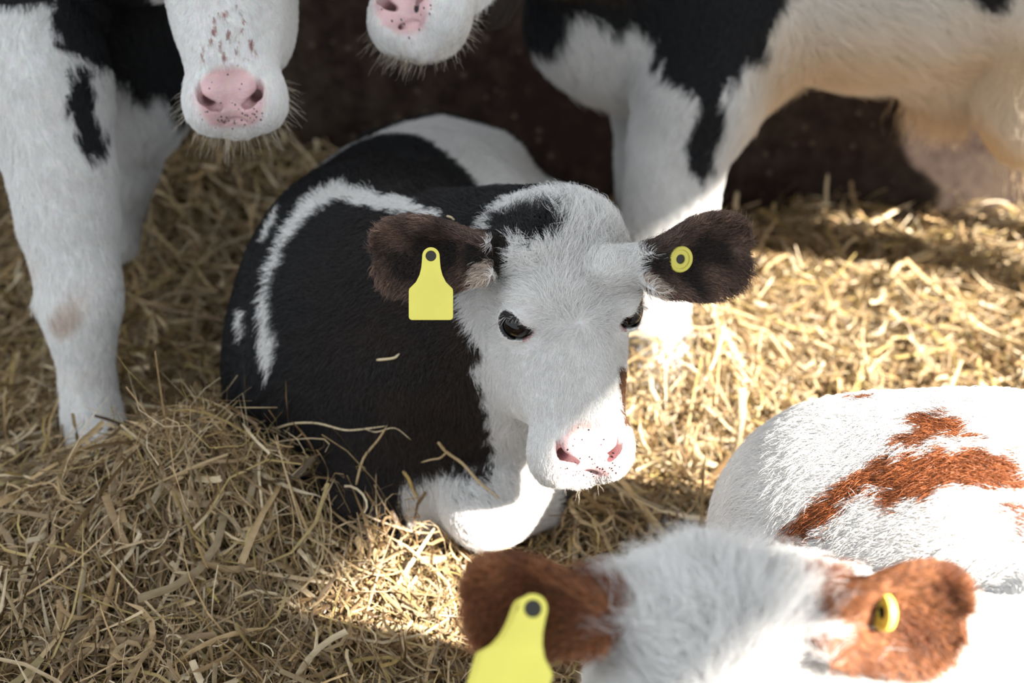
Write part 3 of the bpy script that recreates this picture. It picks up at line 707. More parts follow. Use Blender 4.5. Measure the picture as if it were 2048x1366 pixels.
def coat(key, p):
    prims, H, eR, eL = GEO[key][:4]
    D = DECALS[key]; q = H.loc(p); n = len(p)
    col = np.tile(WHITE, (n, 1)); fur = np.ones(n); pad = nose_pad(q)
    col *= (1 + 0.04 * noise3(p, 60, 3))[:, None]
    headm = (q[:, 1] > -0.06) & (q[:, 1] < 0.32) & (q[:, 2] > -0.2) & (np.abs(q[:, 0]) < 0.11)
    def put(m, c): col[m] = c
    if key == 'A':
        col[:] = BLACK
        low = sstep(p[:, 0] + 0.04 * noise3(p, 18, 5), -0.30, -0.10) * sstep(p[:, 2], 0.50, 0.34) * sstep(p[:, 1], 1.75, 1.55)
        col += (SOOT - BLACK) * (low * (0.7 + 0.3 * noise3(p, 70, 8)))[:, None]
        for nm in ('band', 'fleck', 'fleck_low'): put(decal(D[nm], p, 0.13, 0.004), WHITE)
        put(decal(D['rump'], p, 0.16, 0.003) & (p[:, 1] > 1.70), WHITE)
        put(decal(D['throat'], p, 0.14, 0.006, 4) & (p[:, 1] > 1.2), WHITE)
        face = headm & (q[:, 2] > -0.098 + 0.02 * sstep(q[:, 1], 0.10, 0.02)) & (q[:, 1] > -0.03)
        put(face, WHITE * (1 + 0.03 * noise3(p[face], 60, 3))[:, None])
        put(decal(D['poll_patch'], p, 0.05, 0.004, 6) & headm, BLACK)
        side = headm & (q[:, 0] > 0.043) & (q[:, 1] > 0.172 + 0.006 * noise3(p, 90, 2)) & (q[:, 1] < 0.238) & (q[:, 2] > -0.06) & (q[:, 2] < -0.010)
        put(side, np.array([0.12, 0.055, 0.025]))
    elif key == 'B':
        put(decal(D['shoulder'], p, 0.30, 0.006, axis=(-0.27, 0.87, -0.42)) & ~headm & (p[:, 2] > 0.40), BLACK)
        put(decal(D['elbow'], p, 0.08, 0.006, axis=(-0.29, 0.86, -0.42)) & ~headm, BLACK)
        neck = (p @ np.array([0, 0, 1]) > 0.62) & (p[:, 0] > -0.66) & (p[:, 1] > 1.68) & (p[:, 0] < -0.1)
        put(neck & ~headm, BLACK)
        kn = np.exp(-((p[:, 2] - 0.26) / 0.05) ** 2) * sstep(noise3(p, 45, 12), 0.35, 0.9) * (p[:, 1] < 1.9) * (p[:, 2] < 0.4)
        col *= 1 - (kn * 0.35)[:, None] * np.array([0.5, 0.8, 1.0])
        bl = (noise3(q, 420, 4) + 0.5 * noise3(q, 900, 5) > 0.62) & (q[:, 1] > 0.148) & (q[:, 1] < 0.220) & (np.abs(q[:, 0] - 0.004) < 0.010 + 0.35 * (q[:, 1] - 0.148)) & (q[:, 2] > -0.04)
        put(bl & headm, np.array([0.36, 0.19, 0.17]))
    elif key == 'D':
        for nm in ('shoulder', 'thigh'): put(decal(D[nm], p, 0.15, 0.006) & ~headm, BLACK)
        put((p[:, 0] < 0.065 + 0.3 * (p[:, 2] - 0.49)) & (p[:, 2] > 0.47) & (p[:, 1] > 1.9) & ~headm, BLACK)
        neck = (p[:, 2] > 0.56) & (p[:, 0] < 0.16) & (p[:, 1] > 1.72)
        put(neck & ~headm, SOOT)
        put(headm & (q[:, 2] < -0.095), SOOT)
        cr = sstep(p[:, 0], 0.30, 0.42) * sstep(p[:, 2], 0.66, 0.44) * (1 - 0.6 * sstep(p[:, 0], 0.72, 0.85)) * (p[:, 2] > 0.30)
        isw = col[:, 0] > 0.5
        col[isw] += ((CREAM - WHITE) * (cr * (0.8 + 0.25 * noise3(p, 25, 3)))[:, None])[isw]
        fur += 1.2 * sstep(noise3(p, 14, 3), -0.4, 0.9) * (p[:, 2] > 0.35) * (p[:, 2] < 0.62)
    elif key == 'E':
        for nm in ('tuft', 'stripe', 'flank', 'ridge', 'streak', 'neck_tuft'):
            m = decal(D[nm], p, 0.13 if nm == 'stripe' else 0.07, 0.006) & ~headm & (p[:, 1] > 0.95)
            put(m, RED * (1 + 0.25 * noise3(p[m], 120, 3))[:, None])
        m = decal(D['ear_base'], p, 0.05, 0.005) & (q[:, 0] > 0.056)
        put(m, RED)
        fur[headm & (q[:, 1] < 0.12)] = 2.4
    for e, sg in ((eR, -1), (eL, 1)):
        m, t, x, z = ear_mask(e, p)
        if key == 'E':
            k = np.clip(0.35 * np.abs(x) + 0.5 * noise3(p, 90, 4) + 0.35, 0, 1)
            c = RED * 0.45 + (np.array([0.28, 0.115, 0.05]) - RED * 0.45) * k[:, None]
            ra = np.linalg.norm(p - e.b - (t * e.L)[:, None] * e.e, axis=1)
            put((t > -0.16) & (t < 0.25) & (ra < 0.040) & (np.abs(q[:, 0]) > 0.066), RED * 0.7)
        else:
            k = np.clip(0.75 * np.abs(x) ** 1.5 + 0.5 * t + 0.5 * noise3(p, 110, 4) - 0.28, 0, 1)
            c = EAR_DARK + (EAR_LIGHT - EAR_DARK) * k[:, None]
            if key != 'A': m &= (t > 0.15)
            else:
                ra = np.linalg.norm(p - e.b - (t * e.L)[:, None] * e.e, axis=1)
                put((t > -0.16) & (t < 0.2) & (ra < 0.032) & (np.abs(q[:, 0]) > 0.070) & (p @ V_U < e.b @ V_U + 0.025), EAR_DARK)
            lobe = (t < (0.16 if sg < 0 else 0.09)) & (x * (1 if sg < 0 else -1) * (1) > 0.35) & (z > -0.01)
            c[lobe] = np.array([0.50, 0.40, 0.33])
        put(m, c[m]) if m.any() else None
        fur[m] = np.clip(0.7 + 0.8 * np.abs(x[m]), 0.5, 1.6)
    # bare pink nose, freckles, mouth
    hm = headm & (pad > 0)
    pk = PINK * (1 + 0.12 * noise3(p, 160, 7))[:, None]
    pk = pk + (np.array([0.45, 0.25, 0.22]) - PINK) * (0.55 * sstep(0.238 - q[:, 1], -0.012, 0.012))[:, None]
    col = np.where(hm[:, None], col * (1 - pad[:, None]) + pk * pad[:, None], col)
    if key == 'D':
        put((np.hypot(q[:, 0] - 0.014, q[:, 1] - 0.276) < 0.0048) & (q[:, 2] > -0.05) & headm, np.array([0.02, 0.018, 0.02]))
    # skin round the eyes: dark lids, pink corners
    rim = np.zeros(n)
    for sg in (-1, 1):
        ec = np.array((sg * 0.0600, 0.112, -0.0235)); ax = unit((sg * 0.82, 0.09, 0.56))
        r = q - (ec + ax * 0.004); al = r @ ax; rad = np.linalg.norm(r - al[:, None] * ax, axis=1)
        m = headm & (al > -0.01) & (al < 0.02)
        if key in 'AB':
            put(m & (rad < 0.0170), np.array([0.02, 0.017, 0.017]))
            put(m & (rad < 0.0215) & (r[:, 1] > 0.006) & (rad > 0.0170) & (q[:, 0] * sg < 0.060), np.array([0.55, 0.33, 0.31]))
        rim = np.maximum(rim, m * (rad < 0.0205))
    bare = np.maximum(np.where(headm, pad, 0), rim)
    return np.clip(col, 0.004, 0.95), fur, bare

# ------------------------------------------------------------------ fur
def hair_object(name, parent, roots, tips_dirs, length, lift, nrm, colors, r0, steps=4, droop=0.0, curl=0.0, mat=None):
    n = len(roots); pts = np.zeros((n, steps, 3), np.float32)
    s = np.linspace(0, 1, steps)
    for k in range(steps):
        u = s[k]
        off = tips_dirs * (u * length * (0.55 + 0.45 * u))[:, None] + nrm * (length * lift * math.sin(u * 1.9))[:, None]
        off[:, 2] -= droop * length * u * u
        pts[:, k] = roots + off
        if curl and 0 < k:
            pts[:, k] += (np.random.default_rng(k).normal(size=(n, 3)) * (curl * length)[:, None]).astype(np.float32)
    cu = bpy.data.hair_curves.new(name)
    cu.add_curves([steps] * n)
    cu.position_data.foreach_set('vector', pts.ravel())
    a = cu.attributes.new('radius', 'FLOAT', 'POINT')
    prof = np.interp(s, [0, 0.5, 1], [1.0, 0.85, 0.25])
    r0 = np.broadcast_to(r0, (n,))
    a.data.foreach_set('value', (r0[:, None] * prof[None]).astype(np.float32).ravel())
    set_color(cu, 'coat', colors, 'CURVE')
    cu.materials.append(mat or M_FUR)
    return link(name, cu, parent)

def grow_fur(key, root, density):
    prims, H, eR, eL, v, f = GEO[key]
    me = root.data
    vn = np.zeros(len(v) * 3, np.float32); me.vertex_normals.foreach_get('vector', vn); vn = vn.reshape(-1, 3).astype(float)
    # flow at the vertices
    flow = np.zeros((len(v), 3)); wsum = np.full(len(v), 1e-9); lm = np.zeros(len(v))
    for q in prims:
        if q.flow is None or q.op == 's': continue
        near = np.linalg.norm(v - q.c, axis=1) < q.r + 0.06
        d = q.fn(v[near]); w = np.exp(-np.clip(d, 0, 1) / 0.012)
        flow[near] += w[:, None] * q.flow; wsum[near] += w; lm[near] += w * q.fur
    lm /= wsum
    q = H.loc(v)
    hd = (q[:, 1] > -0.05) & (q[:, 2] > -0.13) & (np.abs(q[:, 0]) < 0.085) & (q[:, 1] < 0.32)
    wv = q - np.array([0.0, 0.120, 0.006]); wv[:, 2] *= 0.3
    rad = np.hypot(wv[:, 0], wv[:, 1])
    sw = np.stack([-wv[:, 1], wv[:, 0], 0 * rad], 1) * np.exp(-rad / 0.02)[:, None]
    hf = (wv + 0.8 * sw) @ H.R + H.v * (0.03 * sstep(q[:, 1], 0.10, 0.2))[:, None]
    for e, sg in ((eR, -1), (eL, 1)):
        m, t, x, z = ear_mask(e, v)
        hd &= ~(m & (t > 0.08))
        flow[m] = e.e * 1.0 + e.s * (x[m] * 1.1)[:, None]
    flow[hd] = hf[hd]
    flow -= vn * (flow * vn).sum(1)[:, None]
    flow /= np.linalg.norm(flow, axis=1)[:, None] + 1e-9
    # sample roots
    tri = np.concatenate([f[:, [0, 1, 2]], f[:, [0, 2, 3]]])
    a, b, c = v[tri[:, 0]], v[tri[:, 1]], v[tri[:, 2]]
    area = np.linalg.norm(np.cross(b - a, c - a), axis=1) / 2
    cen = (a + b + c) / 3; nn = vn[tri[:, 0]]
    rel = cen - CAM; zc = rel @ V_F
    px = (rel @ V_R) / zc * FPX; py = (rel @ V_U) / zc * FPX
    inside = (zc > 0.2) & (np.abs(px) < 1024 * 1.2) & (np.abs(py) < 683 * 1.25)
    facing = -(rel * nn).sum(1) / np.linalg.norm(rel, axis=1)
    w = area * np.where(inside, 1.0, 0.12) * np.where(facing > -0.25, 1.0, 0.3) * (cen[:, 2] > -0.02)
    thead = (H.loc(cen)[:, 1] > -0.05) & (np.abs(H.loc(cen)[:, 0]) < 0.2) & (H.loc(cen)[:, 2] > -0.2)
    w *= np.where(thead, 1.6, 1.0)
    n = int(density * w.sum())
    cdf = np.cumsum(w); cdf /= cdf[-1]
    ti = np.searchsorted(cdf, RNG.random(n))
    r1, r2 = np.sqrt(RNG.random(n)), RNG.random(n)
    B = np.stack([1 - r1, r1 * (1 - r2), r1 * r2], 1)
    T = tri[ti]
    p = (v[T] * B[..., None]).sum(1); nr = (vn[T] * B[..., None]).sum(1); nr /= np.linalg.norm(nr, axis=1)[:, None]
    fl = (flow[T] * B[..., None]).sum(1); lm2 = (lm[T] * B).sum(1)
    col, fur, bare = coat(key, p + RNG.normal(size=p.shape) * 0.0012)
    keep = bare < RNG.uniform(0.15, 0.6, n)
    p, nr, fl, lm2, col, fur = p[keep], nr[keep], fl[keep], lm2[keep], col[keep], fur[keep]
    n = len(p); q = H.loc(p)
    ishead = (q[:, 1] > -0.05) & (np.abs(q[:, 0]) < 0.09) & (q[:, 2] > -0.15)
    L = 0.015 * np.clip(lm2, 0.3, 4) * fur * RNG.uniform(0.65, 1.25, n)
    front = ishead & (q[:, 1] > 0.13)
    L[front] *= 0.75
    brow = ishead & (q[:, 1] < 0.13) & (q[:, 2] > -0.05)
    L[brow] *= 1.35
    for sg in (-1, 1):
        L[np.linalg.norm(q - np.array((sg * 0.0600, 0.112, -0.0235)), axis=1) < 0.034] *= 0.42
    poll = ishead & (q[:, 1] < 0.055) & (np.abs(q[:, 0]) < 0.075)
    L[poll] *= 0.95
    # locks: neighbouring hairs lean the same way
    cell = np.floor(p / 0.0065 + noise3(p, 300, 2)[:, None] * 0.6).astype(np.int64)
    hsh = (cell[:, 0] * 73856093) ^ (cell[:, 1] * 19349663) ^ (cell[:, 2] * 83492791)
    lock = np.stack([np.sin(hsh * k * 0.7 + k) for k in (1.0, 2.3, 3.7)], 1)
    wave = np.stack([noise3(p, 70, 20 + k) for k in range(3)], 1)
    amp = np.where(poll, 0.55, np.where(brow, 0.52, np.where(ishead, 0.40, 0.34)))
    d = fl + lock * amp[:, None] * 0.8 + wave * amp[:, None] + RNG.normal(size=p.shape) * 0.10
    d -= nr * (d * nr).sum(1)[:, None]; d /= np.linalg.norm(d, axis=1)[:, None] + 1e-9
    lift = np.where(poll, 0.40, np.where(brow, 0.32, np.where(ishead, 0.26, 0.26))) * RNG.uniform(0.7, 1.3, n)
    for e in (eR, eL):
        m, *_ = ear_mask(e, p); lift[m] = 0.36; L[m] *= 0.8
        col[m] *= np.exp(RNG.normal(0.05, 0.42, m.sum()))[:, None]
    shade = 1 + 0.14 * RNG.normal(size=n) * np.where(col[:, 0] > 0.5, 0.5, 1.6)
    rad = np.where(ishead, 0.00019, 0.00024)
    droop = 0.12
    print('fur', key, n)
    o = hair_object('fur', root, p, d, L, lift, nr, np.clip(col * shade[:, None], 0.004, 0.92), rad, 4, droop, 0.05)
    o['kind'] = 'stuff'

def whiskers(key, root, n, length, seed, lashes=False):
    H = GEO[key][1]; g = np.random.default_rng(seed); pr = [q for q in GEO[key][0] if np.linalg.norm(q.c - H.P(0, 0.26, -0.05)) < q.r + 0.1]
    R, Dd = [], []
    for i in range(n):
        a = g.uniform(-1.0, 1.0)
        u = 0.060 * math.sin(a * 1.9); v = 0.225 + 0.075 * math.cos(a * 1.35) + g.normal() * 0.006; w = g.uniform(-0.085, -0.045)
        dl = unit((u * 1.1 + 0.006 * g.normal(), (v - 0.235) * 1.0, 0.020 + 0.012 * g.normal()))
        c = H.P(0.25 * u, 0.25, w)
        dr = unit(H.P(u, v, w) - c)
        lo, hi = 0.0, 0.14
        for _ in range(14):
            mid = (lo + hi) / 2
            if ev(pr, (c + dr * mid)[None])[0] < 0: lo = mid
            else: hi = mid
        R.append(c + dr * (lo - 0.001)); Dd.append(H.D(*dl) * 0.6 + dr * 0.8 + g.normal(size=3) * 0.30)
    R, Dd = np.array(R), np.array([unit(x) for x in Dd])
    L = g.uniform(0.5, 1.15, n) * length
    nr = np.tile([0.0, 0, 1.0], (n, 1))
    hair_object('whiskers', root, R, Dd, L, 0.0, nr, np.tile([0.72, 0.62, 0.50], (n, 1)), g.uniform(0.00009, 0.00017, n), 7, 0.40, 0.02)['kind'] = 'stuff'

def eyelashes(key, root):
    H = GEO[key][1]; g = np.random.default_rng(5); R, Dd, C = [], [], []
    for sg in (-1, 1):
        ec = np.array((sg * 0.0600, 0.112, -0.0235)); ax = unit((sg * 0.82, 0.09, 0.56))
        t1 = unit(np.cross(ax, (0, 1, 0))); t2 = np.cross(ax, t1)
        if t2[1] > 0: t2 = -t2
        for i in range(55):
            x = g.uniform(0.12, 0.88) * math.pi
            R.append(H.P(*(ec + ax * 0.012 + 0.0165 * math.cos(x) * t1 + 0.0120 * math.sin(x) * t2)))
            Dd.append(H.D(*(ax * 0.75 + t2 * (0.15 + 0.1 * g.normal()) + t1 * math.cos(x) * 0.7 + (0, 0.35, 0) + g.normal(size=3) * 0.08)))
            C.append((0.78, 0.75, 0.72) if g.random() < 0.75 else (0.05, 0.04, 0.04))
    n = len(R)
    hair_object('eyelashes', root, np.array(R), np.array(Dd), g.uniform(0.010, 0.018, n), 0.0, np.tile(H.w, (n, 1)), np.array(C), 0.00020, 6, 0.25, 0.01)['kind'] = 'stuff'

def belly_tuft(root):
    """the long hair hanging from the sheath of the standing calf"""
    g = np.random.default_rng(9); pr = GEO['D'][0]; R, Dd = [], []
    c0 = at(1905, 130, 2.17)
    for i in range(1500):
        d = unit((g.normal() * 0.75, g.normal() * 0.75 - 0.3, -1.0)); lo, hi = 0.0, 0.2
        for _ in range(12):
            m = (lo + hi) / 2
            if ev(pr, (c0 + d * m)[None])[0] < 0: lo = m
            else: hi = m
        R.append(c0 + d * lo); Dd.append(unit(d * 0.35 + (0.04, 0, -1) + g.normal(size=3) * 0.10))
    n = len(R)
    c = np.array([0.70, 0.52, 0.32]) * g.uniform(0.75, 1.1, (n, 1))
    hair_object('belly_tuft', root, np.array(R), np.array(Dd), g.uniform(0.025, 0.075, n), 0.0, np.tile([0.0, 0, 1], (n, 1)), c, g.uniform(0.0002, 0.0004, n), 6, 0.2, 0.05)['kind'] = 'stuff'

# ------------------------------------------------------------------ ear tags
def plate(name, outline, holes, thick, O, X, Y, mat, parent):
    """a flat outline with round holes, extruded to a real thickness and bevelled"""
    cu = bpy.data.curves.new(name, 'CURVE'); cu.dimensions = '2D'; cu.fill_mode = 'BOTH'
    cu.extrude = thick / 2; cu.bevel_depth = thick * 0.25; cu.bevel_resolution = 1
    for ring in [outline] + holes:
        sp = cu.splines.new('POLY'); sp.points.add(len(ring) - 1); sp.use_cyclic_u = True
        for pt, (x, y) in zip(sp.points, ring): pt.co = (x, y, 0, 1)
    tmp = bpy.data.objects.new('tmp', cu); COL.objects.link(tmp)
    dg = bpy.context.evaluated_depsgraph_get()
    me = bpy.data.meshes.new_from_object(tmp.evaluated_get(dg))
    bpy.data.objects.remove(tmp); bpy.data.curves.remove(cu)
    X, Y = unit(X), unit(Y); Z = unit(np.cross(X, Y))
    co = np.zeros(len(me.vertices) * 3); me.vertices.foreach_get('co', co); co = co.reshape(-1, 3)
    co = O + co[:, :1] * X + co[:, 1:2] * Y + co[:, 2:] * Z
    me.vertices.foreach_set('co', co.ravel()); me.name = name
    me.materials.clear(); me.materials.append(mat); me.update()
    return link(name, me, parent)

def arc(cx, cy, r, a0, a1, n=14):
    return [(cx + r * math.cos(math.radians(a)), cy + r * math.sin(math.radians(a))) for a in np.linspace(a0, a1, n)]

def flag_tag(parent, O, X, Y, s, thick=0.0016):
    """yellow flag: ring on top, flared shoulders, rounded square below (unit: ring centre at the origin, Y down the picture is -Y)"""
    R = arc(0, 0, 8.2, 0, 180, 17)
    left = [(-8.6, -6), (-9.2, -12), (-11.0, -19), (-14.5, -26), (-19.0, -30.5), (-21.0, -32.5), (-21.5, -35)]
    bl = arc(-18.5, -60.0, 3, 180, 270, 6); br = arc(18.5, -60.0, 3, 270, 360, 6)
    right = [(21.5, -35), (21.0, -32.5), (19.0, -30.5), (14.5, -26), (11.0, -19), (9.2, -12), (8.6, -6)]
    sc = lambda L: [(x * s, y * s) for x, y in L]
    t = plate('ear_tag', sc(R + left + bl + br + right), [sc(arc(0, 0, 5.7, 0, 342, 20))], thick, O, X, Y, M_TAG, parent)
    t['label'] = 'yellow plastic flag tag pinned through the ear'
    st = plate('stud', sc(arc(0, 0, 5.4, 0, 342, 20)), [], thick, O - unit(np.cross(unit(X), unit(Y))) * 0.0012, X, Y, M_STUD, t)
    return t

def button_tag(parent, O, X, Y, r, thick=0.003):
    t = plate('button_tag', arc(0, 0, r, 0, 345, 40), [arc(0, 0, r * 0.44, 0, 345, 24)], thick, O, X, Y, M_TAG, parent)
    t['label'] = 'round yellow button tag in the ear'
    plate('rim', arc(0, 0, r, 0, 345, 40), [arc(0, 0, r * 0.82, 0, 345, 30)], thick * 1.5, O, X, Y, M_TAG, t)
    plate('stud', arc(0, 0, r * 0.42, 0, 345, 24), [], thick, O - unit(np.cross(unit(X), unit(Y))) * 0.0012, X, Y, M_STUD, t)

LABELS = {
    'A': 'black calf with white face lying in the straw, yellow tag in its ear',
    'B': 'white calf with black shoulder standing at the left, pink nose lowered',
    'D': 'black and white calf standing by the brown wall, tufted cream belly',
    'E': 'red and white calf lying at the lower right, woolly grey-white forehead'}
DENS = {'A': 330000, 'B': 210000, 'D': 210000, 'E': 330000}
ROOTS = {}
for key in 'ABDE':
    prims, H, eR, eL, v, f = GEO[key]
    me = np_mesh('calf', v, f, M_SKIN)
    c, fu, ba = coat(key, v)
    set_color(me, 'coat', c * 0.92)
    at_ = me.attributes.new('bare', 'FLOAT', 'POINT'); at_.data.foreach_set('value', ba.astype(np.float32))
    q = H.loc(v); fq = me.attributes.new('face', 'FLOAT_VECTOR', 'POINT'); q2 = q.copy(); q2[:, 2] = 0.0
    fq.data.foreach_set('vector', q2.astype(np.float32).ravel())
    hi_, lo_ = {'A': (0.85, 0.10), 'B': (0.60, 0.06), 'D': (0.12, 0.0), 'E': (0.0, 0.0)}[key]
    fk = (lo_ + (hi_ - lo_) * sstep(q[:, 1], 0.258, 0.280)) * (nose_pad(q) > 0.12) * (np.abs(q[:, 0]) < 0.036) * (np.abs(q[:, 1]) < 0.32)
    fa = me.attributes.new('freckle', 'FLOAT', 'POINT'); fa.data.foreach_set('value', fk.astype(np.float32))
    o = ROOTS[key] = link('calf', me, None, LABELS[key], 'calf', 'dairy calves in the straw pen')
    eyeballs(H, o)
    grow_fur(key, o, DENS[key])
    if key == 'A': eyelashes(key, o)
    if key in 'BD': whiskers(key, o, 190, 0.026, 3)
    if key == 'D': belly_tuft(o)
    if key == 'A': whiskers(key, o, 60, 0.014, 4)

o = ROOTS['A']
flag_tag(o, at(862, 512, 1.435), V_R, V_U, 0.00102)
button_tag(o, GEO['A'][3].point(0.40, 0.0, 0.012), unit(GEO['A'][3].e), GEO['A'][3].s, 0.0130)
o = ROOTS['E']
Xt = unit(V_R * 0.93 - V_U * 0.26 - V_F * 0.12); Yt = unit(V_U * 0.97 + V_R * 0.22 + V_F * 0.1)
Yt = unit(Yt - Xt * (Yt @ Xt))
flag_tag(o, at(1066, 1217, 1.005), Xt, Yt, 0.00120)
flag_tag(o, at(1050, 1222, 1.045), Xt, Yt, 0.00120)
button_tag(o, GEO['E'][3].point(0.46, 0.0, 0.014), unit(GEO['E'][3].e * 0.18 + GEO['E'][3].n * 0.97), GEO['E'][3].s, 0.0130)

# ------------------------------------------------------------------ straw
STRAW_COLS = np.array([[0.48, 0.335, 0.175], [0.52, 0.39, 0.22], [0.43, 0.32, 0.125], [0.66, 0.54, 0.36], [0.34, 0.225, 0.115], [0.20, 0.125, 0.06], [0.53, 0.365, 0.185], [0.60, 0.46, 0.28]])
ALLP = [q for k in 'ABDE' for q in GEO[k][0]]

def clear_of_calves(P, gap):
    """P (n, m, 3): True for stalks that do not run through a calf"""
    n, m, _ = P.shape; pts = P.reshape(-1, 3); bad = np.zeros(len(pts), bool)
    for k in 'ABDE':
        v = GEO[k][4]; lo, hi = v.min(0) - 0.02, v.max(0) + 0.02
        idx = np.where(((pts > lo) & (pts < hi)).all(1))[0]
        for s in range(0, len(idx), 60000):
            i = idx[s:s + 60000]
            bad[i] |= ev(GEO[k][0], pts[i]) < gap
    return ~bad.reshape(n, m).any(1)

def stalks(n, seed, length, width, wild, z0, z1, region, pitch=0.25, m=7):
    g = np.random.default_rng(seed)
    x0, x1, y0, y1 = region
    x = g.uniform(x0, x1, n); y = g.uniform(y0, y1, n)
    L = np.clip(np.exp(g.normal(math.log(length), 0.55, n)), 0.015, 0.30)
    W = np.clip(np.exp(g.normal(math.log(width), 0.45, n)), 0.0007, 0.009)
    th = g.uniform(0, 2 * np.pi, n); kap = g.normal(0, wild, n) * np.where(g.random(n) < 0.3, 2.2, 1)
    kink = g.normal(0, 0.9, n) * (g.random(n) < 0.35); kp = g.uniform(-0.35, 0.35, n)
    pit = g.normal(0, pitch, n); up = g.random(n) < 0.05; pit[up] = g.uniform(0.5, 1.3, up.sum())
    zl = g.uniform(z0, z1, n); roll = g.normal(0, 0.9, n); rt = g.normal(0, 1.2, n); sag = g.normal(0, 1.2, n)
    t = np.linspace(-0.5, 0.5, m)
    X = np.zeros((n, m, 3)); T = np.zeros((n, m, 3)); px, py, pz = 0 * x, 0 * x, 0 * x
    for k in range(m):
        a = th + kap * t[k] + kink * (t[k] > kp)
        pp = pit + sag * -t[k] * 0.5
        T[:, k] = np.stack([np.cos(a) * np.cos(pp), np.sin(a) * np.cos(pp), np.sin(pp)], 1)
        if k:
            d = (T[:, k] + T[:, k - 1]) / 2 * (L / (m - 1))[:, None]
            X[:, k] = X[:, k - 1] + d
    X -= X[:, m // 2][:, None]
    X[..., 0] += x[:, None]; X[..., 1] += y[:, None]
    X[..., 2] = X[..., 2] * 0.8 + straw_h(X[..., 0], X[..., 1]) + zl[:, None]
    wall_y = WALL_P[1] + WALL_SLOPE * (X[..., 0] - WALL_P[0]) - 0.01
    ok = (X[..., 1] < wall_y).all(1)
    X, T, W, roll, rt = X[ok], T[ok], W[ok], roll[ok], rt[ok]
    g2 = np.random.default_rng(seed + 1); n = len(X)
    taper = g2.random(n) < 0.4
    side = np.cross(T, [0, 0, 1.0]); side /= np.linalg.norm(side, axis=2)[..., None] + 1e-9
    nrm = np.cross(side, T)
    ang = roll[:, None] + rt[:, None] * t[None]
    S = side * np.cos(ang)[..., None] + nrm * np.sin(ang)[..., None]
    Nn = np.cross(S, T)
    prof = np.where(taper[:, None], np.interp(np.abs(t), [0, 0.3, 0.5], [1, 0.85, 0.08])[None], np.ones(m)[None])
    wv = (W[:, None] * prof / 2)[..., None]
    fold = g2.uniform(0.1, 0.5, n)[:, None, None]
    V = np.stack([X - S * wv, X + Nn * wv * fold, X + S * wv], 2)        # n, m, 3, 3
    col = STRAW_COLS[g2.integers(0, len(STRAW_COLS), n)] * g2.uniform(0.45, 1.12, (n, 1))
    return X, V, col

def stalk_mesh(name, V, col):
    n, m = V.shape[:2]
    base = (np.arange(n) * m * 3)[:, None, None] + (np.arange(m - 1) * 3)[None, :, None]
    i = base + np.array([0, 1])[None, None]
    F = np.stack([i, i + 1, i + 4, i + 3], -1).reshape(-1, 4)
    me = np_mesh(name, V.reshape(-1, 3), F, M_STRAW)
    set_color(me, 'straw', np.repeat(np.clip(col, 0, 0.9), m * 3, 0))
    return me

VS, CS = [], []
for (n, sd, ln, wd, wild, z0, z1, pch, reg) in (
        (int(22000), 1, 0.080, 0.0030, 1.1, -0.050, 0.012, 0.40, (-1.35, 1.35, 0.95, 2.62)),
        (int(26000), 2, 0.065, 0.0026, 1.5, -0.045, 0.018, 0.42, (-0.85, 0.75, 0.95, 1.75)),
        (int(24000), 3, 0.055, 0.0011, 2.8, -0.030, 0.024, 0.45, (-1.0, 1.0, 0.95, 2.2)),
        (int(13000), 4, 0.070, 0.0032, 0.9, -0.035, 0.022, 0.40, (-1.2, 1.3, 1.7, 2.62)),
        (int(3200), 5, 0.110, 0.0048, 1.1, 0.000, 0.024, 0.25, (-1.0, 1.0, 0.95, 2.4)),
        (int(700), 6, 0.110, 0.0013, 3.5, 0.000, 0.050, 0.65, (-0.42, -0.08, 1.36, 1.50))):
    X, V, c = stalks(n, sd, ln, wd, wild, z0, z1, reg, pch)
    ok = clear_of_calves(X, 0.004)
    VS.append(V[ok]); CS.append(c[ok])
VS, CS = np.concatenate(VS), np.concatenate(CS)
print('stalks', len(VS))
link('straw_bedding', stalk_mesh('straw_bedding', VS, CS), None, 'loose golden straw covering the whole floor of the calf pen', 'straw', kind='stuff')

# single stalks that can be told apart, each a thing of its own
def hit(px, py, z=None, off=0.006):
    """where the line of sight meets a calf (just above its coat), or the straw at height z"""
    d = at(px, py, 1.0) - CAM
    if z is not None:
        return CAM + d * ((z - CAM[2]) / d[2])
    t = 0.9
    for _ in range(60):
        e = ev(ALLP, (CAM + d * t)[None])[0]
        if e < off: break
        t += max(e - off * 0.5, 0.001)
    return CAM + d * t

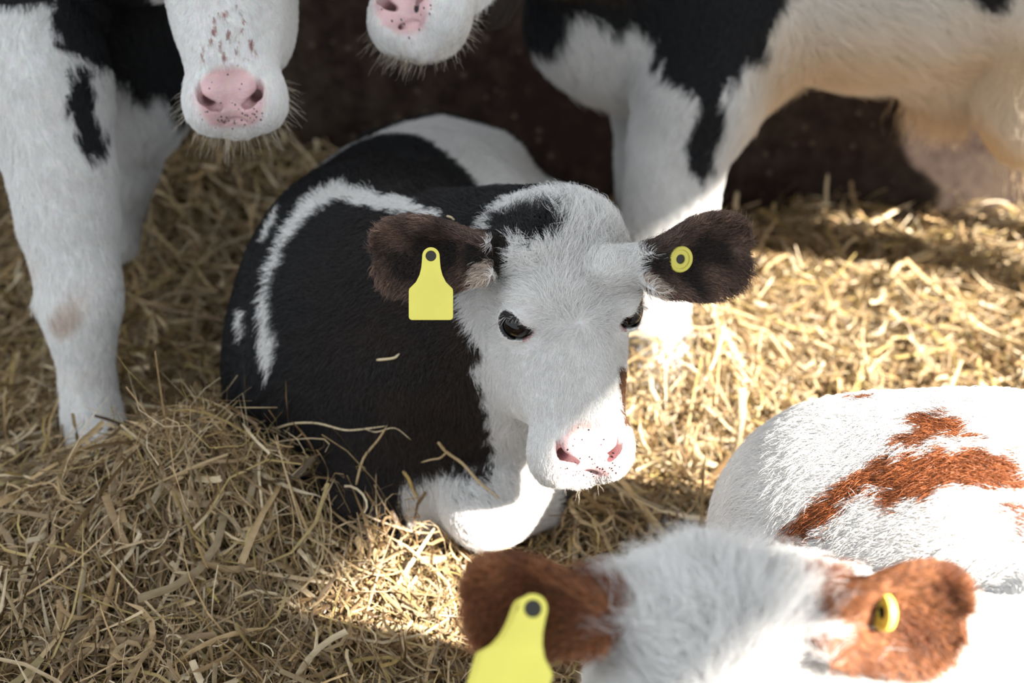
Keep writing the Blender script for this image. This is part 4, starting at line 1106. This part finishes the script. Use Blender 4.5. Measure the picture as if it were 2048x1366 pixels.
def one_stalk(label, pts, w, col, flat=0.35, group=None, twigs=()):
    """a bent dry stalk: a flattened tube through the given points; twigs are side shoots"""
    def tube(pts, w):
        P = np.array(pts); tp = np.linspace(0, 1, len(P)); tq = np.linspace(0, 1, (len(P) - 1) * 4 + 1)
        Q = np.stack([np.interp(tq, tp, P[:, k]) for k in range(3)], 1)
        for _ in range(2): Q[1:-1] = 0.5 * Q[1:-1] + 0.25 * (Q[:-2] + Q[2:])
        T = np.gradient(Q, axis=0); T /= np.linalg.norm(T, axis=1)[:, None]
        S = np.cross(T, -V_F); S /= np.linalg.norm(S, axis=1)[:, None]; Nn = np.cross(S, T)
        r = w / 2 * np.interp(tq, [0, 0.06, 0.85, 1], [0.7, 1, 0.85, 0.3])
        a = np.arange(8) / 8 * 2 * np.pi
        V = Q[:, None] + (S[:, None] * np.cos(a)[None, :, None] + Nn[:, None] * (np.sin(a) * flat)[None, :, None]) * r[:, None, None]
        m = len(Q); i = (np.arange(m - 1)[:, None] * 8 + np.arange(8)[None]); j = (np.arange(m - 1)[:, None] * 8 + (np.arange(8)[None] + 1) % 8)
        F = np.stack([i, j, j + 8, i + 8], -1).reshape(-1, 4)
        caps = np.array([[0, 3, 2, 1], [0, 5, 4, 3], [0, 7, 6, 5]]); e = (m - 1) * 8
        return V.reshape(-1, 3), np.concatenate([F, caps, e + caps[:, ::-1]])
    v, f = tube(pts, w)
    me = np_mesh('straw_stalk', v, f, M_STRAW); set_color(me, 'straw', np.tile(col, (len(v), 1)))
    o = link('straw_stalk', me, None, label, 'straw', group)
    for tw in twigs:
        v, f = tube(tw, w * 0.6)
        me = np_mesh('side_shoot', v, f, M_STRAW); set_color(me, 'straw', np.tile(col, (len(v), 1)))
        link('side_shoot', me, o)
    return o

TAN, PALE, BROWN, GOLD = (0.50, 0.36, 0.19), (0.66, 0.54, 0.34), (0.36, 0.23, 0.11), (0.52, 0.37, 0.13)
A_ = lambda *xy: [hit(x, y) for x, y in xy]
G_ = lambda z, *xy: [hit(x, y, z) for x, y in xy]
one_stalk('forked tan straw stalk leaning on the black chest, above the white foreleg', A_((876, 884), (893, 905), (925, 925), (960, 968), (985, 985), (1005, 1004)), 0.0042, TAN,
          twigs=[A_((893, 905), (880, 917), (862, 919), (842, 925))])
one_stalk('thin pale straw arching across the black chest above the straw heap', A_((548, 858), (585, 846), (635, 845), (690, 862), (730, 858), (772, 852)), 0.0026, PALE,
          twigs=[A_((730, 858), (752, 866), (790, 852), (822, 880))])
one_stalk('thin crooked straw rising in front of the black chest, bent at its top', A_((712, 970), (725, 915), (757, 880), (775, 850)), 0.0030, TAN)
one_stalk('small straw scrap lying on the black side of the lying calf, left of its cheek', A_((753, 720), (775, 718), (790, 716), (799, 707)), 0.0032, PALE)
one_stalk('tiny straw chip on the neck of the black calf above its tagged ear', A_((893, 432), (902, 434), (909, 440)), 0.0026, PALE)
one_stalk('short curved golden straw in front of the white foreleg, left end', A_((806, 942), (818, 958), (826, 980), (838, 1002)), 0.0046, GOLD)
one_stalk('dark brown stalk standing beside the red ear with the yellow flag tag', G_(0.06, (912, 1242), (940, 1275), (965, 1310), (988, 1333)), 0.0045, BROWN)
one_stalk('pale straw standing upright against the brown wall', [at(1653, 412, 2.50), at(1652, 380, 2.53), at(1656, 347, 2.55)], 0.0075, PALE)
one_stalk('short white straw stub sticking up by the wall, right of the standing leg', [at(1471, 418, 2.52), at(1472, 400, 2.53), at(1475, 383, 2.54)], 0.0095, PALE)
one_stalk('broad pale straw blade lying on the heap, left foreground', G_(0.11, (283, 872), (305, 925), (318, 965), (330, 1012)), 0.0085, PALE)
one_stalk('yellow-green straw leaf bent over in the left foreground', G_(0.09, (378, 1075), (382, 1120), (402, 1160), (438, 1205)), 0.0070, (0.42, 0.34, 0.09))
one_stalk('long straight straw lying slantwise beside the muzzle of the lying calf', G_(0.03, (1290, 985), (1240, 960), (1185, 975), (1130, 968)), 0.0042, TAN)
one_stalk('curled dry leaf standing at the left flank of the black calf', G_(0.10, (497, 745), (503, 715), (492, 692), (488, 668)), 0.0060, TAN)
